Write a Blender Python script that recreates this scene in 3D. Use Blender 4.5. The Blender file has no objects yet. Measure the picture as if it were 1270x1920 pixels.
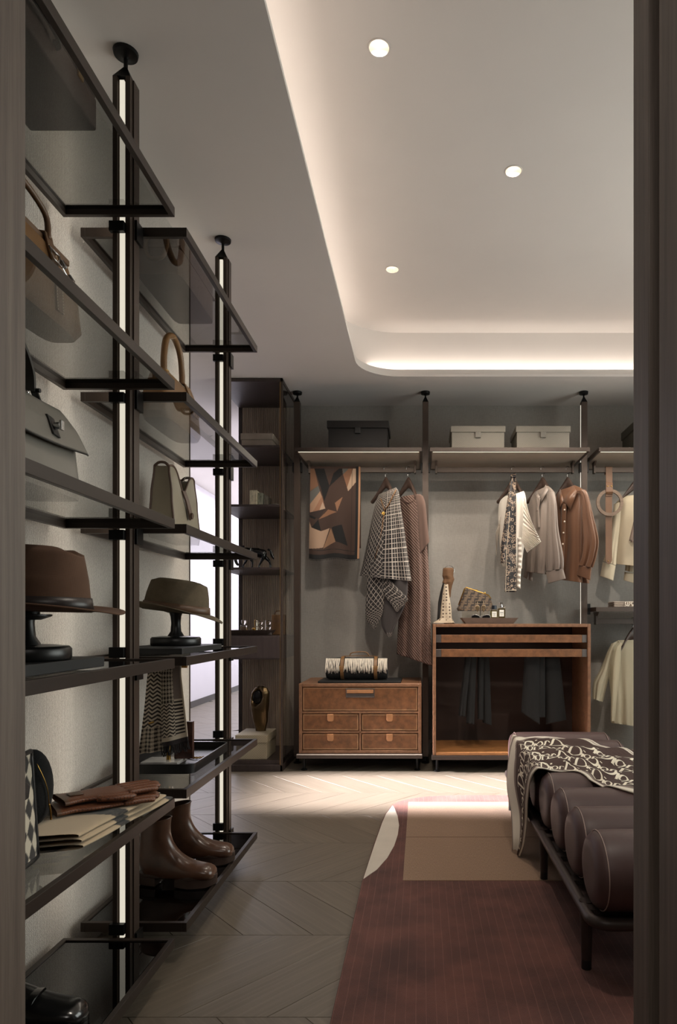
import bpy, bmesh, math, random
from math import sin, cos, pi, radians, sqrt, exp
from mathutils import Vector, Matrix, noise as mnoise

SC = bpy.context.scene
COL = SC.collection
random.seed(7)

def lin(c):
    return tuple((x/12.92 if x <= .04045 else ((x+.055)/1.055)**2.4) for x in c)
def rgb(r, g, b):
    return lin((r/255, g/255, b/255))

# ---------------------------------------------------------------- camera
CAMZ = 1.048
cd = bpy.data.cameras.new('camera'); cam = bpy.data.objects.new('camera', cd); COL.objects.link(cam)
cam.location = (0, 0, CAMZ); cam.rotation_euler = (pi/2, 0, 0)
cd.sensor_fit = 'HORIZONTAL'; cd.sensor_width = 36; cd.lens = 36*1255/1270
cd.shift_x = -155/1270; cd.shift_y = 205/1270
cd.clip_start = .05; cd.clip_end = 60
SC.camera = cam

def wx(px, Y): return (px-790)*Y/1255
def wz(py, Y): return CAMZ-(py-1165)*Y/1255
def wp(px, py, Y): return Vector((wx(px, Y), Y, wz(py, Y)))

# ---------------------------------------------------------------- world, exposure
SC.view_settings.view_transform = 'Standard'
SC.view_settings.look = 'None'
SC.view_settings.gamma = 1
SC.view_settings.exposure = 0.1
SC.view_settings.use_curve_mapping = False
w = bpy.data.worlds.new('world'); SC.world = w; w.use_nodes = True
w.node_tree.nodes['Background'].inputs[0].default_value = (.9, .92, 1, 1)
w.node_tree.nodes['Background'].inputs[1].default_value = .05

def light(name, kind, loc, energy, color=(1, 1, 1), rot=(0, 0, 0), **kw):
    d = bpy.data.lights.new(name, kind); o = bpy.data.objects.new(name, d); COL.objects.link(o)
    o.location = loc; o.rotation_euler = rot; d.energy = energy; d.color = color
    for k, v in kw.items(): setattr(d, k, v)
    return o
WARM = (1, .80, .62); NEUT = (1, .93, .87); COOL = (.93, .92, 1)
# side room light added here: unseen window for the floor band, a ceiling light
light('side_band_light', 'AREA', (-3.20, 4.16, 2.0), 68, (1, .92, .98), (0, radians(-60), 0),
      shape='RECTANGLE', size=1.15, size_y=.92, spread=radians(9))
light('side_ceiling_light', 'AREA', (-2.0, 8.2, 2.70), 105, COOL, (0, 0, 0), shape='RECTANGLE', size=1.2, size_y=5.0)
light('side_end_fill_light', 'AREA', (-2.1, 13.15, 1.5), 90, COOL, (radians(-90), 0, 0), shape='RECTANGLE', size=1.2, size_y=2.2)  # added beyond the end wall to brighten the white side wall
light('right_fill_light', 'AREA', (2.55, 2.9, 1.55), 64, (.98, 1, .96), (0, radians(90), 0), shape='RECTANGLE', size=1.7, size_y=2.4)  # fill light from the right, behind an added unseen opening
light('hall_fill_light', 'AREA', (-.1, -.6, 2.5), 24, (1, .93, .86), (0, 0, 0), shape='RECTANGLE', size=1.6, size_y=1.0)  # unseen lamp behind the camera, added to light the door jambs
# LED strips lying in the ceiling cove (left, far, right, near)
TX0, TX1, TY0, TY1, TR = -.43, 2.0, .95, 4.648, .28
CE, TRAY, REC = 2.748, 3.12, .16
for nm, loc, sx, sy, rt in (('cove_light', (TX0-.09, (TY0+TY1)/2, CE+.09), .05, TY1-TY0-.1, (pi, radians(-58), 0)),
                        ('cove_light', ((TX0+TX1)/2, TY1+.09, CE+.09), TX1-TX0-.1, .05, (pi-radians(58), 0, 0)),
                        ('cove_light', (TX1+.09, (TY0+TY1)/2, CE+.09), .05, TY1-TY0-.1, (pi, radians(58), 0)),
                        ('cove_light', ((TX0+TX1)/2, TY0-.09, CE+.09), TX1-TX0-.1, .05, (pi+radians(58), 0, 0))):
    light(nm, 'AREA', loc, (1.15 if loc[1] > TY1 else 1.75)*max(sx, sy), (1, .88, .78), rt, shape='RECTANGLE', size=sx, size_y=sy)

# ---------------------------------------------------------------- node materials
MATS = {}
class NT:
    def __init__(s, name):
        m = bpy.data.materials.new(name); m.use_nodes = True
        s.m = m; s.t = m.node_tree; s.b = s.t.nodes['Principled BSDF']; s.out = s.t.nodes['Material Output']
        MATS[name] = m
    def n(s, kind, **kw):
        nd = s.t.nodes.new(kind)
        for k, v in kw.items():
            if k.startswith('i_'):
                k2 = k[2:]; k2 = int(k2) if k2.isdigit() else k2.replace('_', ' ')
                s.put(nd.inputs[k2], v)
            else: setattr(nd, k, v)
        return nd
    def put(s, sock, v):
        if isinstance(v, bpy.types.NodeSocket): s.t.links.new(v, sock)
        elif isinstance(v, tuple) and len(v) == 3 and sock.type == 'RGBA': sock.default_value = (*v, 1)
        else: sock.default_value = v
    def math(s, op, a, b=0., clamp=False):
        nd = s.n('ShaderNodeMath', operation=op, use_clamp=clamp); s.put(nd.inputs[0], a); s.put(nd.inputs[1], b); return nd.outputs[0]
    def mix(s, f, a, b, mode='MIX'):
        nd = s.n('ShaderNodeMix', data_type='RGBA', blend_type=mode)
        s.put(nd.inputs[0], f); s.put(nd.inputs[6], a); s.put(nd.inputs[7], b); return nd.outputs[2]
    def ramp(s, f, *stops):
        nd = s.n('ShaderNodeValToRGB'); r = nd.color_ramp
        while len(r.elements) < len(stops): r.elements.new(.5)
        for e, (p, c) in zip(r.elements, stops): e.position = p; e.color = (*c, 1)
        s.put(nd.inputs[0], f); return nd.outputs[0]
    def co(s, scale=(1, 1, 1), which='Object', rot=(0, 0, 0)):
        c = s.n('ShaderNodeTexCoord').outputs[which]
        mp = s.n('ShaderNodeMapping'); s.put(mp.inputs[0], c); mp.inputs[3].default_value = scale; mp.inputs[2].default_value = rot
        return mp.outputs[0]
    def noise(s, vec, scale, detail=3, rough=.55):
        nd = s.n('ShaderNodeTexNoise'); s.put(nd.inputs['Vector'], vec); nd.inputs['Scale'].default_value = scale
        nd.inputs['Detail'].default_value = detail; nd.inputs['Roughness'].default_value = rough; return nd.outputs[0]
    def bump(s, h, strength=.3, dist=.002):
        nd = s.n('ShaderNodeBump'); nd.inputs['Strength'].default_value = strength; nd.inputs['Distance'].default_value = dist
        s.put(nd.inputs['Height'], h); s.put(s.b.inputs['Normal'], nd.outputs[0])
    def set(s, **kw):
        for k, v in kw.items(): s.put(s.b.inputs[k.replace('_', ' ')], v)
        return s.m

def plain(name, c, rough=.5, metal=0., var=.12, scale=30, bump=0., bscale=200, dist=.001, sheen=0., spec=None, coord='Object'):
    t = NT(name); v = t.co(which=coord)
    d = tuple(x*(1-var) for x in c); l = tuple(min(1, x*(1+var)) for x in c)
    t.set(Base_Color=t.ramp(t.noise(v, scale), (.3, d), (.7, l)), Roughness=rough, Metallic=metal)
    if sheen: t.set(Sheen_Weight=sheen, Sheen_Roughness=.5)
    if spec is not None: t.put(t.b.inputs['Specular IOR Level'], spec)
    if bump: t.bump(t.noise(v, bscale), bump, dist)
    return t.m
def leather(name, c, rough=.45, var=.18, scale=14, bump=.25, bscale=420, spots=.3, coat=0.):
    t = NT(name); v = t.co()
    d = tuple(x*(1-var) for x in c); l = tuple(min(1, x*(1+var*1.4)) for x in c)
    base = t.ramp(t.noise(v, scale, 6, .62), (.32, d), (.66, l))
    vo = t.n('ShaderNodeTexVoronoi', feature='DISTANCE_TO_EDGE'); t.put(vo.inputs['Vector'], v); vo.inputs['Scale'].default_value = bscale
    t.set(Base_Color=base, Roughness=t.math('ADD', t.math('MULTIPLY', t.noise(v, scale*3), spots*.4), rough-spots*.2))
    t.bump(t.math('MINIMUM', vo.outputs[0], .12), bump, .0015)
    if coat: t.set(Coat_Weight=coat, Coat_Roughness=.15)
    return t.m
def wood(name, dark, light_, scale=(26, 26, 1.6), rough=.5, bump=.12, coord='Object', spec=None):
    t = NT(name); v = t.co(scale, coord)
    a = t.noise(v, 1.6, 8, .65); b = t.noise(t.co(tuple(x*5 for x in scale), coord), 2.2, 4, .6)
    f = t.math('ADD', t.math('MULTIPLY', a, .7), t.math('MULTIPLY', b, .3))
    t.set(Base_Color=t.ramp(f, (.36, dark), (.64, light_)), Roughness=rough)
    if spec is not None: t.put(t.b.inputs['Specular IOR Level'], spec)
    t.bump(b, bump, .001); return t.m
def fabric(name, c, rough=.85, var=.1, weave=700, bump=.35, sheen=.25, scale=8):
    t = NT(name); v = t.co()
    d = tuple(x*(1-var) for x in c); l = tuple(min(1, x*(1+var)) for x in c)
    t.set(Base_Color=t.ramp(t.noise(v, scale, 4), (.3, d), (.7, l)), Roughness=rough, Sheen_Weight=sheen)
    w1 = t.n('ShaderNodeTexWave', bands_direction='X'); t.put(w1.inputs[0], v); w1.inputs['Scale'].default_value = weave/6.28; w1.inputs['Distortion'].default_value = .8
    w2 = t.n('ShaderNodeTexWave', bands_direction='Z'); t.put(w2.inputs[0], v); w2.inputs['Scale'].default_value = weave/6.28; w2.inputs['Distortion'].default_value = .8
    t.bump(t.math('MAXIMUM', w1.outputs[1], w2.outputs[1]), bump, .0008); return t.m
def colattr(name, rough=.85, bump=.3, weave=700, sheen=.2):
    t = NT(name); a = t.n('ShaderNodeVertexColor', layer_name='Col'); v = t.co()
    t.set(Base_Color=a.outputs[0], Roughness=rough, Sheen_Weight=sheen)
    t.bump(t.noise(v, weave, 2), bump, .0008); return t.m
def emit(name, c, s):
    t = NT(name); t.set(Base_Color=(.8, .8, .8), Emission_Color=c, Emission_Strength=s); return t.m
def pane(name, tint, refl=1.0, rough=.02, ior=1.5):
    t = NT(name)
    tr = t.n('ShaderNodeBsdfTransparent'); tr.inputs[0].default_value = (*tint, 1)
    gl = t.n('ShaderNodeBsdfGlossy'); gl.inputs['Roughness'].default_value = rough; gl.inputs[0].default_value = (refl, refl, refl, 1)
    fr = t.n('ShaderNodeFresnel'); fr.inputs[0].default_value = ior
    ge = t.n('ShaderNodeNewGeometry'); fac = t.math('MULTIPLY', fr.outputs[0], t.math('SUBTRACT', 1., ge.outputs['Backfacing']))
    mx = t.n('ShaderNodeMixShader'); t.put(mx.inputs[0], fac); t.put(mx.inputs[1], tr.outputs[0]); t.put(mx.inputs[2], gl.outputs[0])
    t.t.links.new(mx.outputs[0], t.out.inputs[0]); return t.m

# ---------------------------------------------------------------- mesh builder
class MB:
    def __init__(s): s.v = []; s.f = []; s.mi = []; s.c = None; s.uv = None
    def add(s, vs, fs, m=0):
        o = len(s.v); s.v += [tuple(p) for p in vs]; s.f += [tuple(i+o for i in f) for f in fs]; s.mi += [m]*len(fs); return s
    def box(s, x0, y0, z0, x1, y1, z1, m=0):
        v = [(x, y, z) for z in (z0, z1) for y in (y0, y1) for x in (x0, x1)]
        return s.add(v, [(0, 2, 3, 1), (4, 5, 7, 6), (0, 1, 5, 4), (2, 6, 7, 3), (0, 4, 6, 2), (1, 3, 7, 5)], m)
    def cbox(s, c, d, m=0):
        return s.box(c[0]-d[0]/2, c[1]-d[1]/2, c[2]-d[2]/2, c[0]+d[0]/2, c[1]+d[1]/2, c[2]+d[2]/2, m)
    def prism(s, poly, a, b, ax='z', m=0):
        n = len(poly)
        def P(p, t): return (p[0], p[1], t) if ax == 'z' else ((p[0], t, p[1]) if ax == 'y' else (t, p[0], p[1]))
        v = [P(p, a) for p in poly]+[P(p, b) for p in poly]
        return s.add(v, [tuple(range(n))[::-1], tuple(range(n, 2*n))]+[(i, (i+1) % n, n+(i+1) % n, n+i) for i in range(n)], m)
    def lathe(s, prof, c=(0, 0, 0), n=24, m=0, sx=1., sy=1., ax='z', cap=True):
        v = []; f = []
        for r, z in prof:
            for k in range(n):
                a = 2*pi*k/n; p = (r*cos(a)*sx, r*sin(a)*sy, z)
                if ax == 'x': p = (p[2], p[0], p[1])
                if ax == 'y': p = (p[0], p[2], p[1])
                v.append((c[0]+p[0], c[1]+p[1], c[2]+p[2]))
        L = len(prof)
        for i in range(L-1):
            for k in range(n): f.append((i*n+k, i*n+(k+1) % n, (i+1)*n+(k+1) % n, (i+1)*n+k))
        if cap and prof[0][0] > 1e-6: f.append(tuple(range(n))[::-1])
        if cap and prof[-1][0] > 1e-6: f.append(tuple((L-1)*n+k for k in range(n)))
        return s.add(v, f, m)
    def cyl(s, p, q, r, n=12, m=0, r2=None):
        return s.tube([p, q], [r, r if r2 is None else r2], n, m=m)
    def tube(s, path, r, n=8, m=0, closed=False, flat=1., up=None, cap=True):
        path = [Vector(p) for p in path]; L = len(path)
        rs = r if isinstance(r, (list, tuple)) else [r]*L
        v = []; f = []; prev = Vector(up) if up else None
        for i, p in enumerate(path):
            if closed: t = path[(i+1) % L]-path[i-1]
            else: t = path[min(i+1, L-1)]-path[max(i-1, 0)]
            t.normalize()
            if prev is None:
                prev = Vector((0, 0, 1)) if abs(t.z) < .9 else Vector((1, 0, 0))
            a = prev-t*prev.dot(t)
            if a.length < 1e-5: a = t.orthogonal()
            a.normalize(); b = t.cross(a); prev = a
            for k in range(n):
                w_ = 2*pi*k/n; v.append(p+a*(rs[i]*cos(w_)*flat)+b*(rs[i]*sin(w_)))
        for i in range(L if closed else L-1):
            j = (i+1) % L
            for k in range(n): f.append((i*n+k, i*n+(k+1) % n, j*n+(k+1) % n, j*n+k))
        if cap and not closed: f += [tuple(range(n))[::-1], tuple((L-1)*n+k for k in range(n))]
        return s.add(v, f, m)
    def sweep(s, path, w_, h, up=(0, 0, 1), m=0, closed=False):
        """rectangular strap swept along a path; w_ across, h thickness along 'up'-ish normal"""
        path = [Vector(p) for p in path]; L = len(path); v = []; f = []; side = Vector(up).normalized()
        for i, p in enumerate(path):
            t = (path[(i+1) % L]-path[i-1]) if closed else (path[min(i+1, L-1)]-path[max(i-1, 0)])
            t.normalize(); a = side-t*side.dot(t); a.normalize(); nrm = t.cross(a)
            for da, dn in ((-1, -1), (1, -1), (1, 1), (-1, 1)): v.append(p+a*(w_/2*da)+nrm*(h/2*dn))
        for i in range(L if closed else L-1):
            j = (i+1) % L
            for k in range(4): f.append((i*4+k, i*4+(k+1) % 4, j*4+(k+1) % 4, j*4+k))
        if not closed: f += [(3, 2, 1, 0), tuple((L-1)*4+k for k in range(4))]
        return s.add(v, f, m)
    def grid(s, fn, nu, nv, m=0, wrap=False, col=None, uv=False):
        """fn(u,v) -> point, u,v in 0..1; wrap closes u"""
        o = len(s.v); cu = nu if wrap else nu+1
        for j in range(nv+1):
            for i in range(cu): s.v.append(tuple(fn(i/nu, j/nv)))
        if col:
            if s.c is None: s.c = [(1, 1, 1)]*o
            for j in range(nv+1):
                for i in range(cu): s.c.append(col(i/nu, j/nv))
        if uv:
            if s.uv is None: s.uv = [(0, 0)]*o
            for j in range(nv+1):
                for i in range(cu): s.uv.append((i/nu, j/nv))
        for j in range(nv):
            for i in range(nu):
                a = o+j*cu+i; b = o+j*cu+(i+1) % cu
                s.f.append((a, b, b+cu, a+cu)); s.mi.append(m)
        return s
    def ell(s, c, r, n=16, m=0, k=10):
        prof = [(sin(pi*i/k), -cos(pi*i/k)) for i in range(k+1)]
        v0 = len(s.v); s.lathe([(max(a, 1e-7), b) for a, b in prof], (0, 0, 0), n, m)
        for i in range(v0, len(s.v)):
            p = s.v[i]; s.v[i] = (c[0]+p[0]*r[0], c[1]+p[1]*r[1], c[2]+p[2]*r[2])
        return s
    def xf(s, M, i0=0):
        for i in range(i0, len(s.v)): s.v[i] = tuple(M @ Vector(s.v[i]))
        return s
    def mesh(s, name):
        me = bpy.data.meshes.new(name); me.from_pydata(s.v, [], s.f)
        me.polygons.foreach_set('material_index', s.mi)
        if s.c:
            a = me.color_attributes.new('Col', 'FLOAT_COLOR', 'POINT')
            cc = s.c+[(1, 1, 1)]*(len(s.v)-len(s.c))
            a.data.foreach_set('color', [x for c in cc for x in (*c, 1)])
        if s.uv:
            uvl = me.uv_layers.new(name='UVMap'); uu = s.uv+[(0, 0)]*(len(s.v)-len(s.uv))
            uvl.data.foreach_set('uv', [x for l in me.loops for x in uu[l.vertex_index]])
        return me
    def obj(s, name, mats, parent=None, smooth=None, bevel=0., seg=2, solid=0., sub=0, weld=False, soff=0.):
        me = s.mesh(name)
        if not isinstance(mats, (list, tuple)): mats = [mats]
        for m in mats: me.materials.append(MATS[m])
        bm = bmesh.new(); bm.from_mesh(me)
        if weld: bmesh.ops.remove_doubles(bm, verts=bm.verts, dist=1e-5)
        if not s.c and not solid: bmesh.ops.recalc_face_normals(bm, faces=bm.faces)
        bm.to_mesh(me); bm.free()
        o = bpy.data.objects.new(name, me); COL.objects.link(o)
        if parent: o.parent = parent
        if smooth is None: smooth = 40
        if smooth:
            me.shade_smooth()
            if smooth < 180: me.set_sharp_from_angle(angle=radians(smooth))
        if bevel:
            b = o.modifiers.new('b', 'BEVEL'); b.width = bevel; b.segments = seg; b.limit_method = 'ANGLE'; b.angle_limit = radians(35)
            me.shade_smooth(); me.set_sharp_from_angle(angle=radians(180)) if False else None
            b.harden_normals = True
        if solid:
            b = o.modifiers.new('s', 'SOLIDIFY'); b.thickness = solid; b.offset = soff
        if sub:
            b = o.modifiers.new('u', 'SUBSURF'); b.levels = sub; b.render_levels = sub
        return o
def tag(o, label, cat, group=None, kind=None):
    if label: o['label'] = label
    if cat: o['category'] = cat
    if group: o['group'] = group
    if kind: o['kind'] = kind
    return o
def thing(name, label, cat, loc=(0, 0, 0), rz=0., group=None):
    o = bpy.data.objects.new(name, None); COL.objects.link(o); o.empty_display_size = .05
    o.location = loc; o.rotation_euler = (0, 0, rz)
    return tag(o, label, cat, group)
def struct(o): o['kind'] = 'structure'; return o
def copytree(o, parent=None):
    c = o.copy(); COL.objects.link(c); c.parent = parent
    for ch in [x for x in bpy.data.objects if x.parent == o]: copytree(ch, c)
    return c
def lerp(a, b, t): return a+(b-a)*t
def interp(t, pts):
    """piecewise-smooth interpolation through (t, value or tuple)"""
    if t <= pts[0][0]: return pts[0][1]
    for (a, va), (b, vb) in zip(pts, pts[1:]):
        if t <= b:
            k = (t-a)/(b-a); k = k*k*(3-2*k)
            return tuple(lerp(x, y, k) for x, y in zip(va, vb)) if isinstance(va, tuple) else lerp(va, vb, k)
    return pts[-1][1]
def catmull(P, t):
    n = len(P)-1; i = min(int(t*n), n-1); k = t*n-i
    p0 = P[max(i-1, 0)]; p1 = P[i]; p2 = P[i+1]; p3 = P[min(i+2, n)]
    return .5*((2*p1)+(p2-p0)*k+(2*p0-5*p1+4*p2-p3)*k*k+(3*p1-p0-3*p2+p3)*k**3)
def curve(pts, n=24):
    P = [Vector(p) for p in pts]; return [catmull(P, i/n) for i in range(n+1)]
# ================================================================ materials of the place
plain('ceiling_paint', rgb(214, 208, 203), .9, var=.015, scale=3)
plain('white_wall', rgb(225, 222, 226), .85, var=.02, scale=2)
t = NT('wallpaper'); v = t.co((1, 1, 1))
w1 = t.n('ShaderNodeTexWave', bands_direction='Y'); t.put(w1.inputs[0], v); w1.inputs['Scale'].default_value = 90; w1.inputs['Distortion'].default_value = 6; w1.inputs['Detail'].default_value = 3; w1.inputs['Detail Scale'].default_value = 2.5
nz = t.noise(t.co((1, 260, 90)), 1, 3)
f = t.math('ADD', t.math('MULTIPLY', w1.outputs[1], .5), t.math('MULTIPLY', nz, .5))
t.set(Base_Color=t.ramp(f, (.3, rgb(150, 144, 136)), (.7, rgb(204, 198, 190))), Roughness=.6); t.bump(f, .9, .003)
t = NT('back_wallpaper'); v = t.co((1, 1, 1))
na = t.noise(t.co((500, 1, 30)), 1, 2); nb = t.noise(t.co((40, 1, 600)), 1, 2); nc = t.noise(t.co((3, 1, 1.2)), 1, 3)
f = t.math('ADD', t.math('MULTIPLY', t.math('ADD', na, nb), .35), t.math('MULTIPLY', nc, .3))
t.set(Base_Color=t.ramp(f, (.35, rgb(134, 129, 123)), (.65, rgb(160, 155, 148))), Roughness=.6); t.bump(t.math('ADD', na, nb), .25, .001)
wood('jamb_wood', rgb(84, 73, 65), rgb(112, 100, 90), (40, 40, 1.2), .55)
wood('tower_wood', rgb(136, 118, 102), rgb(160, 142, 124), (60, 60, 1.0), .5)
wood('dark_wood', rgb(48, 38, 35), rgb(64, 52, 47), (30, 30, 1.5), .45)
plain('bronze', rgb(46, 37, 31), .42, .3, var=.06, scale=12)
plain('bronze_brown', rgb(66, 54, 46), .42, .3, var=.06, scale=12)
plain('black_metal', rgb(22, 21, 21), .4, .6, var=.05)
plain('steel', rgb(190, 190, 190), .25, 1., var=.03)
plain('chrome', rgb(225, 225, 225), .1, 1., var=.01)
plain('brass', rgb(190, 150, 80), .28, 1., var=.06, scale=60)
plain('black_satin', rgb(20, 20, 20), .35, 0, var=.08)
plain('black_matte', rgb(24, 24, 24), .6, 0, var=.08)
plain('panel_taupe', rgb(150, 138, 124), .55, 0, var=.08, scale=6)
pane('smoked_glass', (.60, .60, .59), 1., .01, 1.55)
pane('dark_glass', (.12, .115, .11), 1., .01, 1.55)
pane('clear_glass', (.93, .94, .93), 1., .01, 1.5)
emit('strip_glow', (1, .93, .76), .66)
emit('strip_glow_far', (1, .86, .66), 1.5)
emit('lamp_glow', (1, .92, .8), 9)
t = NT('plank_oak')
uvw = t.co((2.2, 30, 1), 'UV'); ri = t.n('ShaderNodeObjectInfo').outputs['Random']
off = t.n('ShaderNodeVectorMath', operation='ADD'); t.put(off.inputs[0], uvw)
cx = t.n('ShaderNodeCombineXYZ'); t.put(cx.inputs[0], t.math('MULTIPLY', ri, 37.)); t.put(cx.inputs[1], t.math('MULTIPLY', ri, 91.)); t.put(off.inputs[1], cx.outputs[0])
g1 = t.noise(off.outputs[0], 1.1, 6, .6)
wv = t.n('ShaderNodeTexWave', bands_direction='Y'); t.put(wv.inputs[0], off.outputs[0]); wv.inputs['Scale'].default_value = .42; wv.inputs['Distortion'].default_value = 11; wv.inputs['Detail'].default_value = 3; wv.inputs['Detail Scale'].default_value = .8
lines = t.math('POWER', wv.outputs[1], 9.)
streak = t.noise(t.n('ShaderNodeVectorMath', operation='MULTIPLY', i_0=off.outputs[0], i_1=(2.0, 9.0, 1.0)).outputs[0], 1., 3)
base = t.ramp(g1, (.3, rgb(94, 85, 73)), (.7, rgb(110, 100, 87)))
base = t.mix(t.math('MULTIPLY', lines, t.math('MULTIPLY', t.math('POWER', streak, 3.), .9)), base, rgb(150, 139, 126))
base = t.mix(t.math('MULTIPLY', ri, .25), base, rgb(82, 74, 64))
t.set(Base_Color=base, Roughness=.42); t.bump(g1, .05, .001)
leather('tan_leather', rgb(106, 69, 41), .5, .30, 22, .15, 500)
wood('walnut', rgb(100, 68, 46), rgb(138, 98, 70), (20, 20, 20), .5)

# ================================================================ room shell
WXL, WEND = -1.075, 3.10
BY = 5.28; RXR = 2.45; SX = -2.79
def slab(name, *b, mat):
    m = MB()
    for q in b: m.box(*q)
    return struct(m.obj(name, mat))
slab('wall_left', (WXL-.10, .95, 0, WXL, WEND, CE), mat='wallpaper')
slab('trim_1', (WXL-.105, WEND, 0, WXL+.002, WEND+.012, CE), mat='bronze')
slab('wall_back', (-1.41, BY, 0, RXR, BY+.1, CE), mat='back_wallpaper')
slab('baseboard_back', (-.95, BY-.014, 0, RXR, BY, .124), mat='back_wallpaper')
slab('wall_right', (RXR, .95, 0, RXR+.1, 1.65, TRAY+.1), (RXR, 4.15, 0, RXR+.1, BY+.1, TRAY+.1), (RXR, 1.65, 0, RXR+.1, 4.15, .65), (RXR, 1.65, 2.45, RXR+.1, 4.15, TRAY+.1), mat='back_wallpaper')
m = MB()
for a, b, c, d in ((1.65, 1.7, .65, 2.45), (4.1, 4.15, .65, 2.45), (1.7, 4.1, .65, .7), (1.7, 4.1, 2.4, 2.45), (2.88, 2.92, .7, 2.4)): m.box(RXR+.03, a, c, RXR+.08, b, d)
wf = struct(m.obj('added_window_2', 'bronze')); MB().box(RXR+.05, 1.7, .7, RXR+.056, 4.1, 2.4).obj('pane', 'clear_glass', wf)  # unseen glazing, added to bring fill light in from the right
# front wall with the doorway the camera looks through
DX0, DX1, DY0, DY1 = -.591, .317, .80, 1.0
slab('wall_front', (-2.0, DY0+.02, 0, DX0-.03, DY1-.02, TRAY+.1), (DX1+.03, DY0+.02, 0, RXR, DY1-.02, TRAY+.1), (DX0-.03, DY0+.02, 2.42, DX1+.03, DY1-.02, TRAY+.1), mat='jamb_wood')
m = MB()
# left lining, right lining with its stop groove, head lining
m.box(DX0-.03, DY0, 0, DX0, DY1, 2.42)
m.box(DX1, DY1-.068, 0, DX1+.03, DY1, 2.42)
m.box(DX1+.016, DY1-.108, 0, DX1+.03, DY1-.068, 2.42)
m.box(DX1, DY0, 0, DX1+.03, DY1-.108, 2.42)
m.box(DX0, DY0, 2.39, DX1, DY1, 2.42)
m.box(DX0-.10, DY1-.02, 0, DX0-.03, DY1, 2.5); m.box(DX1+.03, DY1-.02, 0, DX1+.10, DY1, 2.5)
struct(m.obj('trim_2', 'jamb_wood', bevel=.0015))
# hall behind the camera and the bright side room
slab('wall_hall', (-2.0, -2.0, 0, -1.9, DY0+.02, 2.75), (1.9, -2.0, 0, 2.0, DY0+.02, 2.75), (-2.0, -2.1, 0, 2.0, -2.0, 2.75), mat='jamb_wood')
slab('ceiling_hall', (-2.0, -2.1, 2.75, 2.0, DY0+.1, 2.85), mat='ceiling_paint')
slab('wall_side', (SX-.1, 1.4, 0, SX, 3.69, CE), (SX-.1, 4.63, 0, SX, 13, CE), (SX-.1, 3.69, 0, SX, 4.63, 1.0), (SX-.1, 3.69, 2.42, SX, 4.63, CE), mat='white_wall')
m = MB(); [m.box(-2.75, 13.03, a, -1.45, 13.07, b) for a, b in ((.3, .35), (2.65, 2.7))]; [m.box(x, 13.03, .35, x+.05, 13.07, 2.65) for x in (-2.75, -2.12, -1.5)]
wf = struct(m.obj('added_window_3', 'bronze')); MB().box(-2.7, 13.045, .35, -1.5, 13.051, 2.65).obj('pane', 'clear_glass', wf)  # unseen glazing, added to brighten the side room wall
slab('wall_side_end', (SX-.1, 13, 0, -2.75, 13.1, CE), (-1.45, 13, 0, -1.31, 13.1, CE), (-2.75, 13, 0, -1.45, 13.1, .3), (-2.75, 13, 2.7, -1.45, 13.1, CE), (SX, 1.4, 0, WXL-.1, 1.5, CE), (-1.41, BY+.1, 0, -1.31, 13, CE), mat='white_wall')
slab('baseboard_side', (SX, 1.5, 0, SX+.015, 13, .075), mat='bronze')
slab('ceiling_side', (SX-.1, 1.4, CE, WXL-.1, BY+.1, CE+.1), (SX-.1, BY+.1, CE, -1.31, 13.1, CE+.1), mat='ceiling_paint')
m = MB(); 
for a, b, c, d in ((3.69, 3.73, 1.0, 2.42), (4.59, 4.63, 1.0, 2.42), (3.73, 4.59, 1.0, 1.04), (3.73, 4.59, 2.38, 2.42)): m.box(SX-.08, a, c, SX-.03, b, d)
wf = struct(m.obj('added_window_1', 'bronze')); MB().box(SX-.06, 3.73, 1.04, SX-.054, 4.59, 2.38).obj('pane', 'clear_glass', wf)  # unseen glazing, added so a beam can cast the floor band

# ceiling with a rounded tray opening
def rrect(x0, y0, x1, y1, r, n=10):
    P = []
    for cx_, cy_, a0 in ((x1-r, y1-r, 0), (x0+r, y1-r, pi/2), (x0+r, y0+r, pi), (x1-r, y0+r, 3*pi/2)):
        for k in range(n+1): a = a0+pi/2*k/n; P.append((cx_+r*cos(a), cy_+r*sin(a)))
    return P
def holed(m, loop, x0, y0, x1, y1, z):
    n = len(loop); q = n//4; cor = [(x1, y1), (x0, y1), (x0, y0), (x1, y0)]
    vs = [(p[0], p[1], z) for p in loop]+[(c[0], c[1], z) for c in cor]; fs = []
    for k in range(4):
        for i in range(q-1): fs.append((k*q+i, k*q+i+1, n+k))
        j = (k+1) % 4; fs.append((k*q+q-1, j*q, n+j, n+k))
    m.add(vs, fs)
def band(m, A, B, za, zb):
    n = len(A); m.add([(p[0], p[1], za) for p in A]+[(p[0], p[1], zb) for p in B], [(i, (i+1) % n, n+(i+1) % n, n+i) for i in range(n)])
L0 = rrect(TX0, TY0, TX1, TY1, TR)
def grow(d): return rrect(TX0-d, TY0-d, TX1+d, TY1+d, TR+d)
m = MB(); holed(m, L0, WXL-.1, .9, RXR, BY, CE); band(m, L0, L0, CE, CE+.018); band(m, L0, grow(.010), CE+.018, CE+.018)
band(m, grow(.010), grow(.010), CE+.018, CE+.052); band(m, grow(.010), grow(.03), CE+.052, CE+.052); band(m, grow(.03), grow(.03), CE+.052, CE+.03); band(m, grow(.03), grow(REC), CE+.03, CE+.03)
o = struct(m.obj('ceiling', 'ceiling_paint', smooth=40))
DL = ((-.152, 2.417), (.425, 3.08), (-.17, 3.94), (1.28, 3.6), (1.1, 2.3), (1.78, 4.2), (.40, 1.65))  # those over bench, shirts and doorway are unseen, added for extra light
m = MB(); band(m, grow(REC), grow(REC), CE+.03, TRAY)
me = m.mesh('ceiling_tray'); me.materials.append(MATS['ceiling_paint'])
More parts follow.
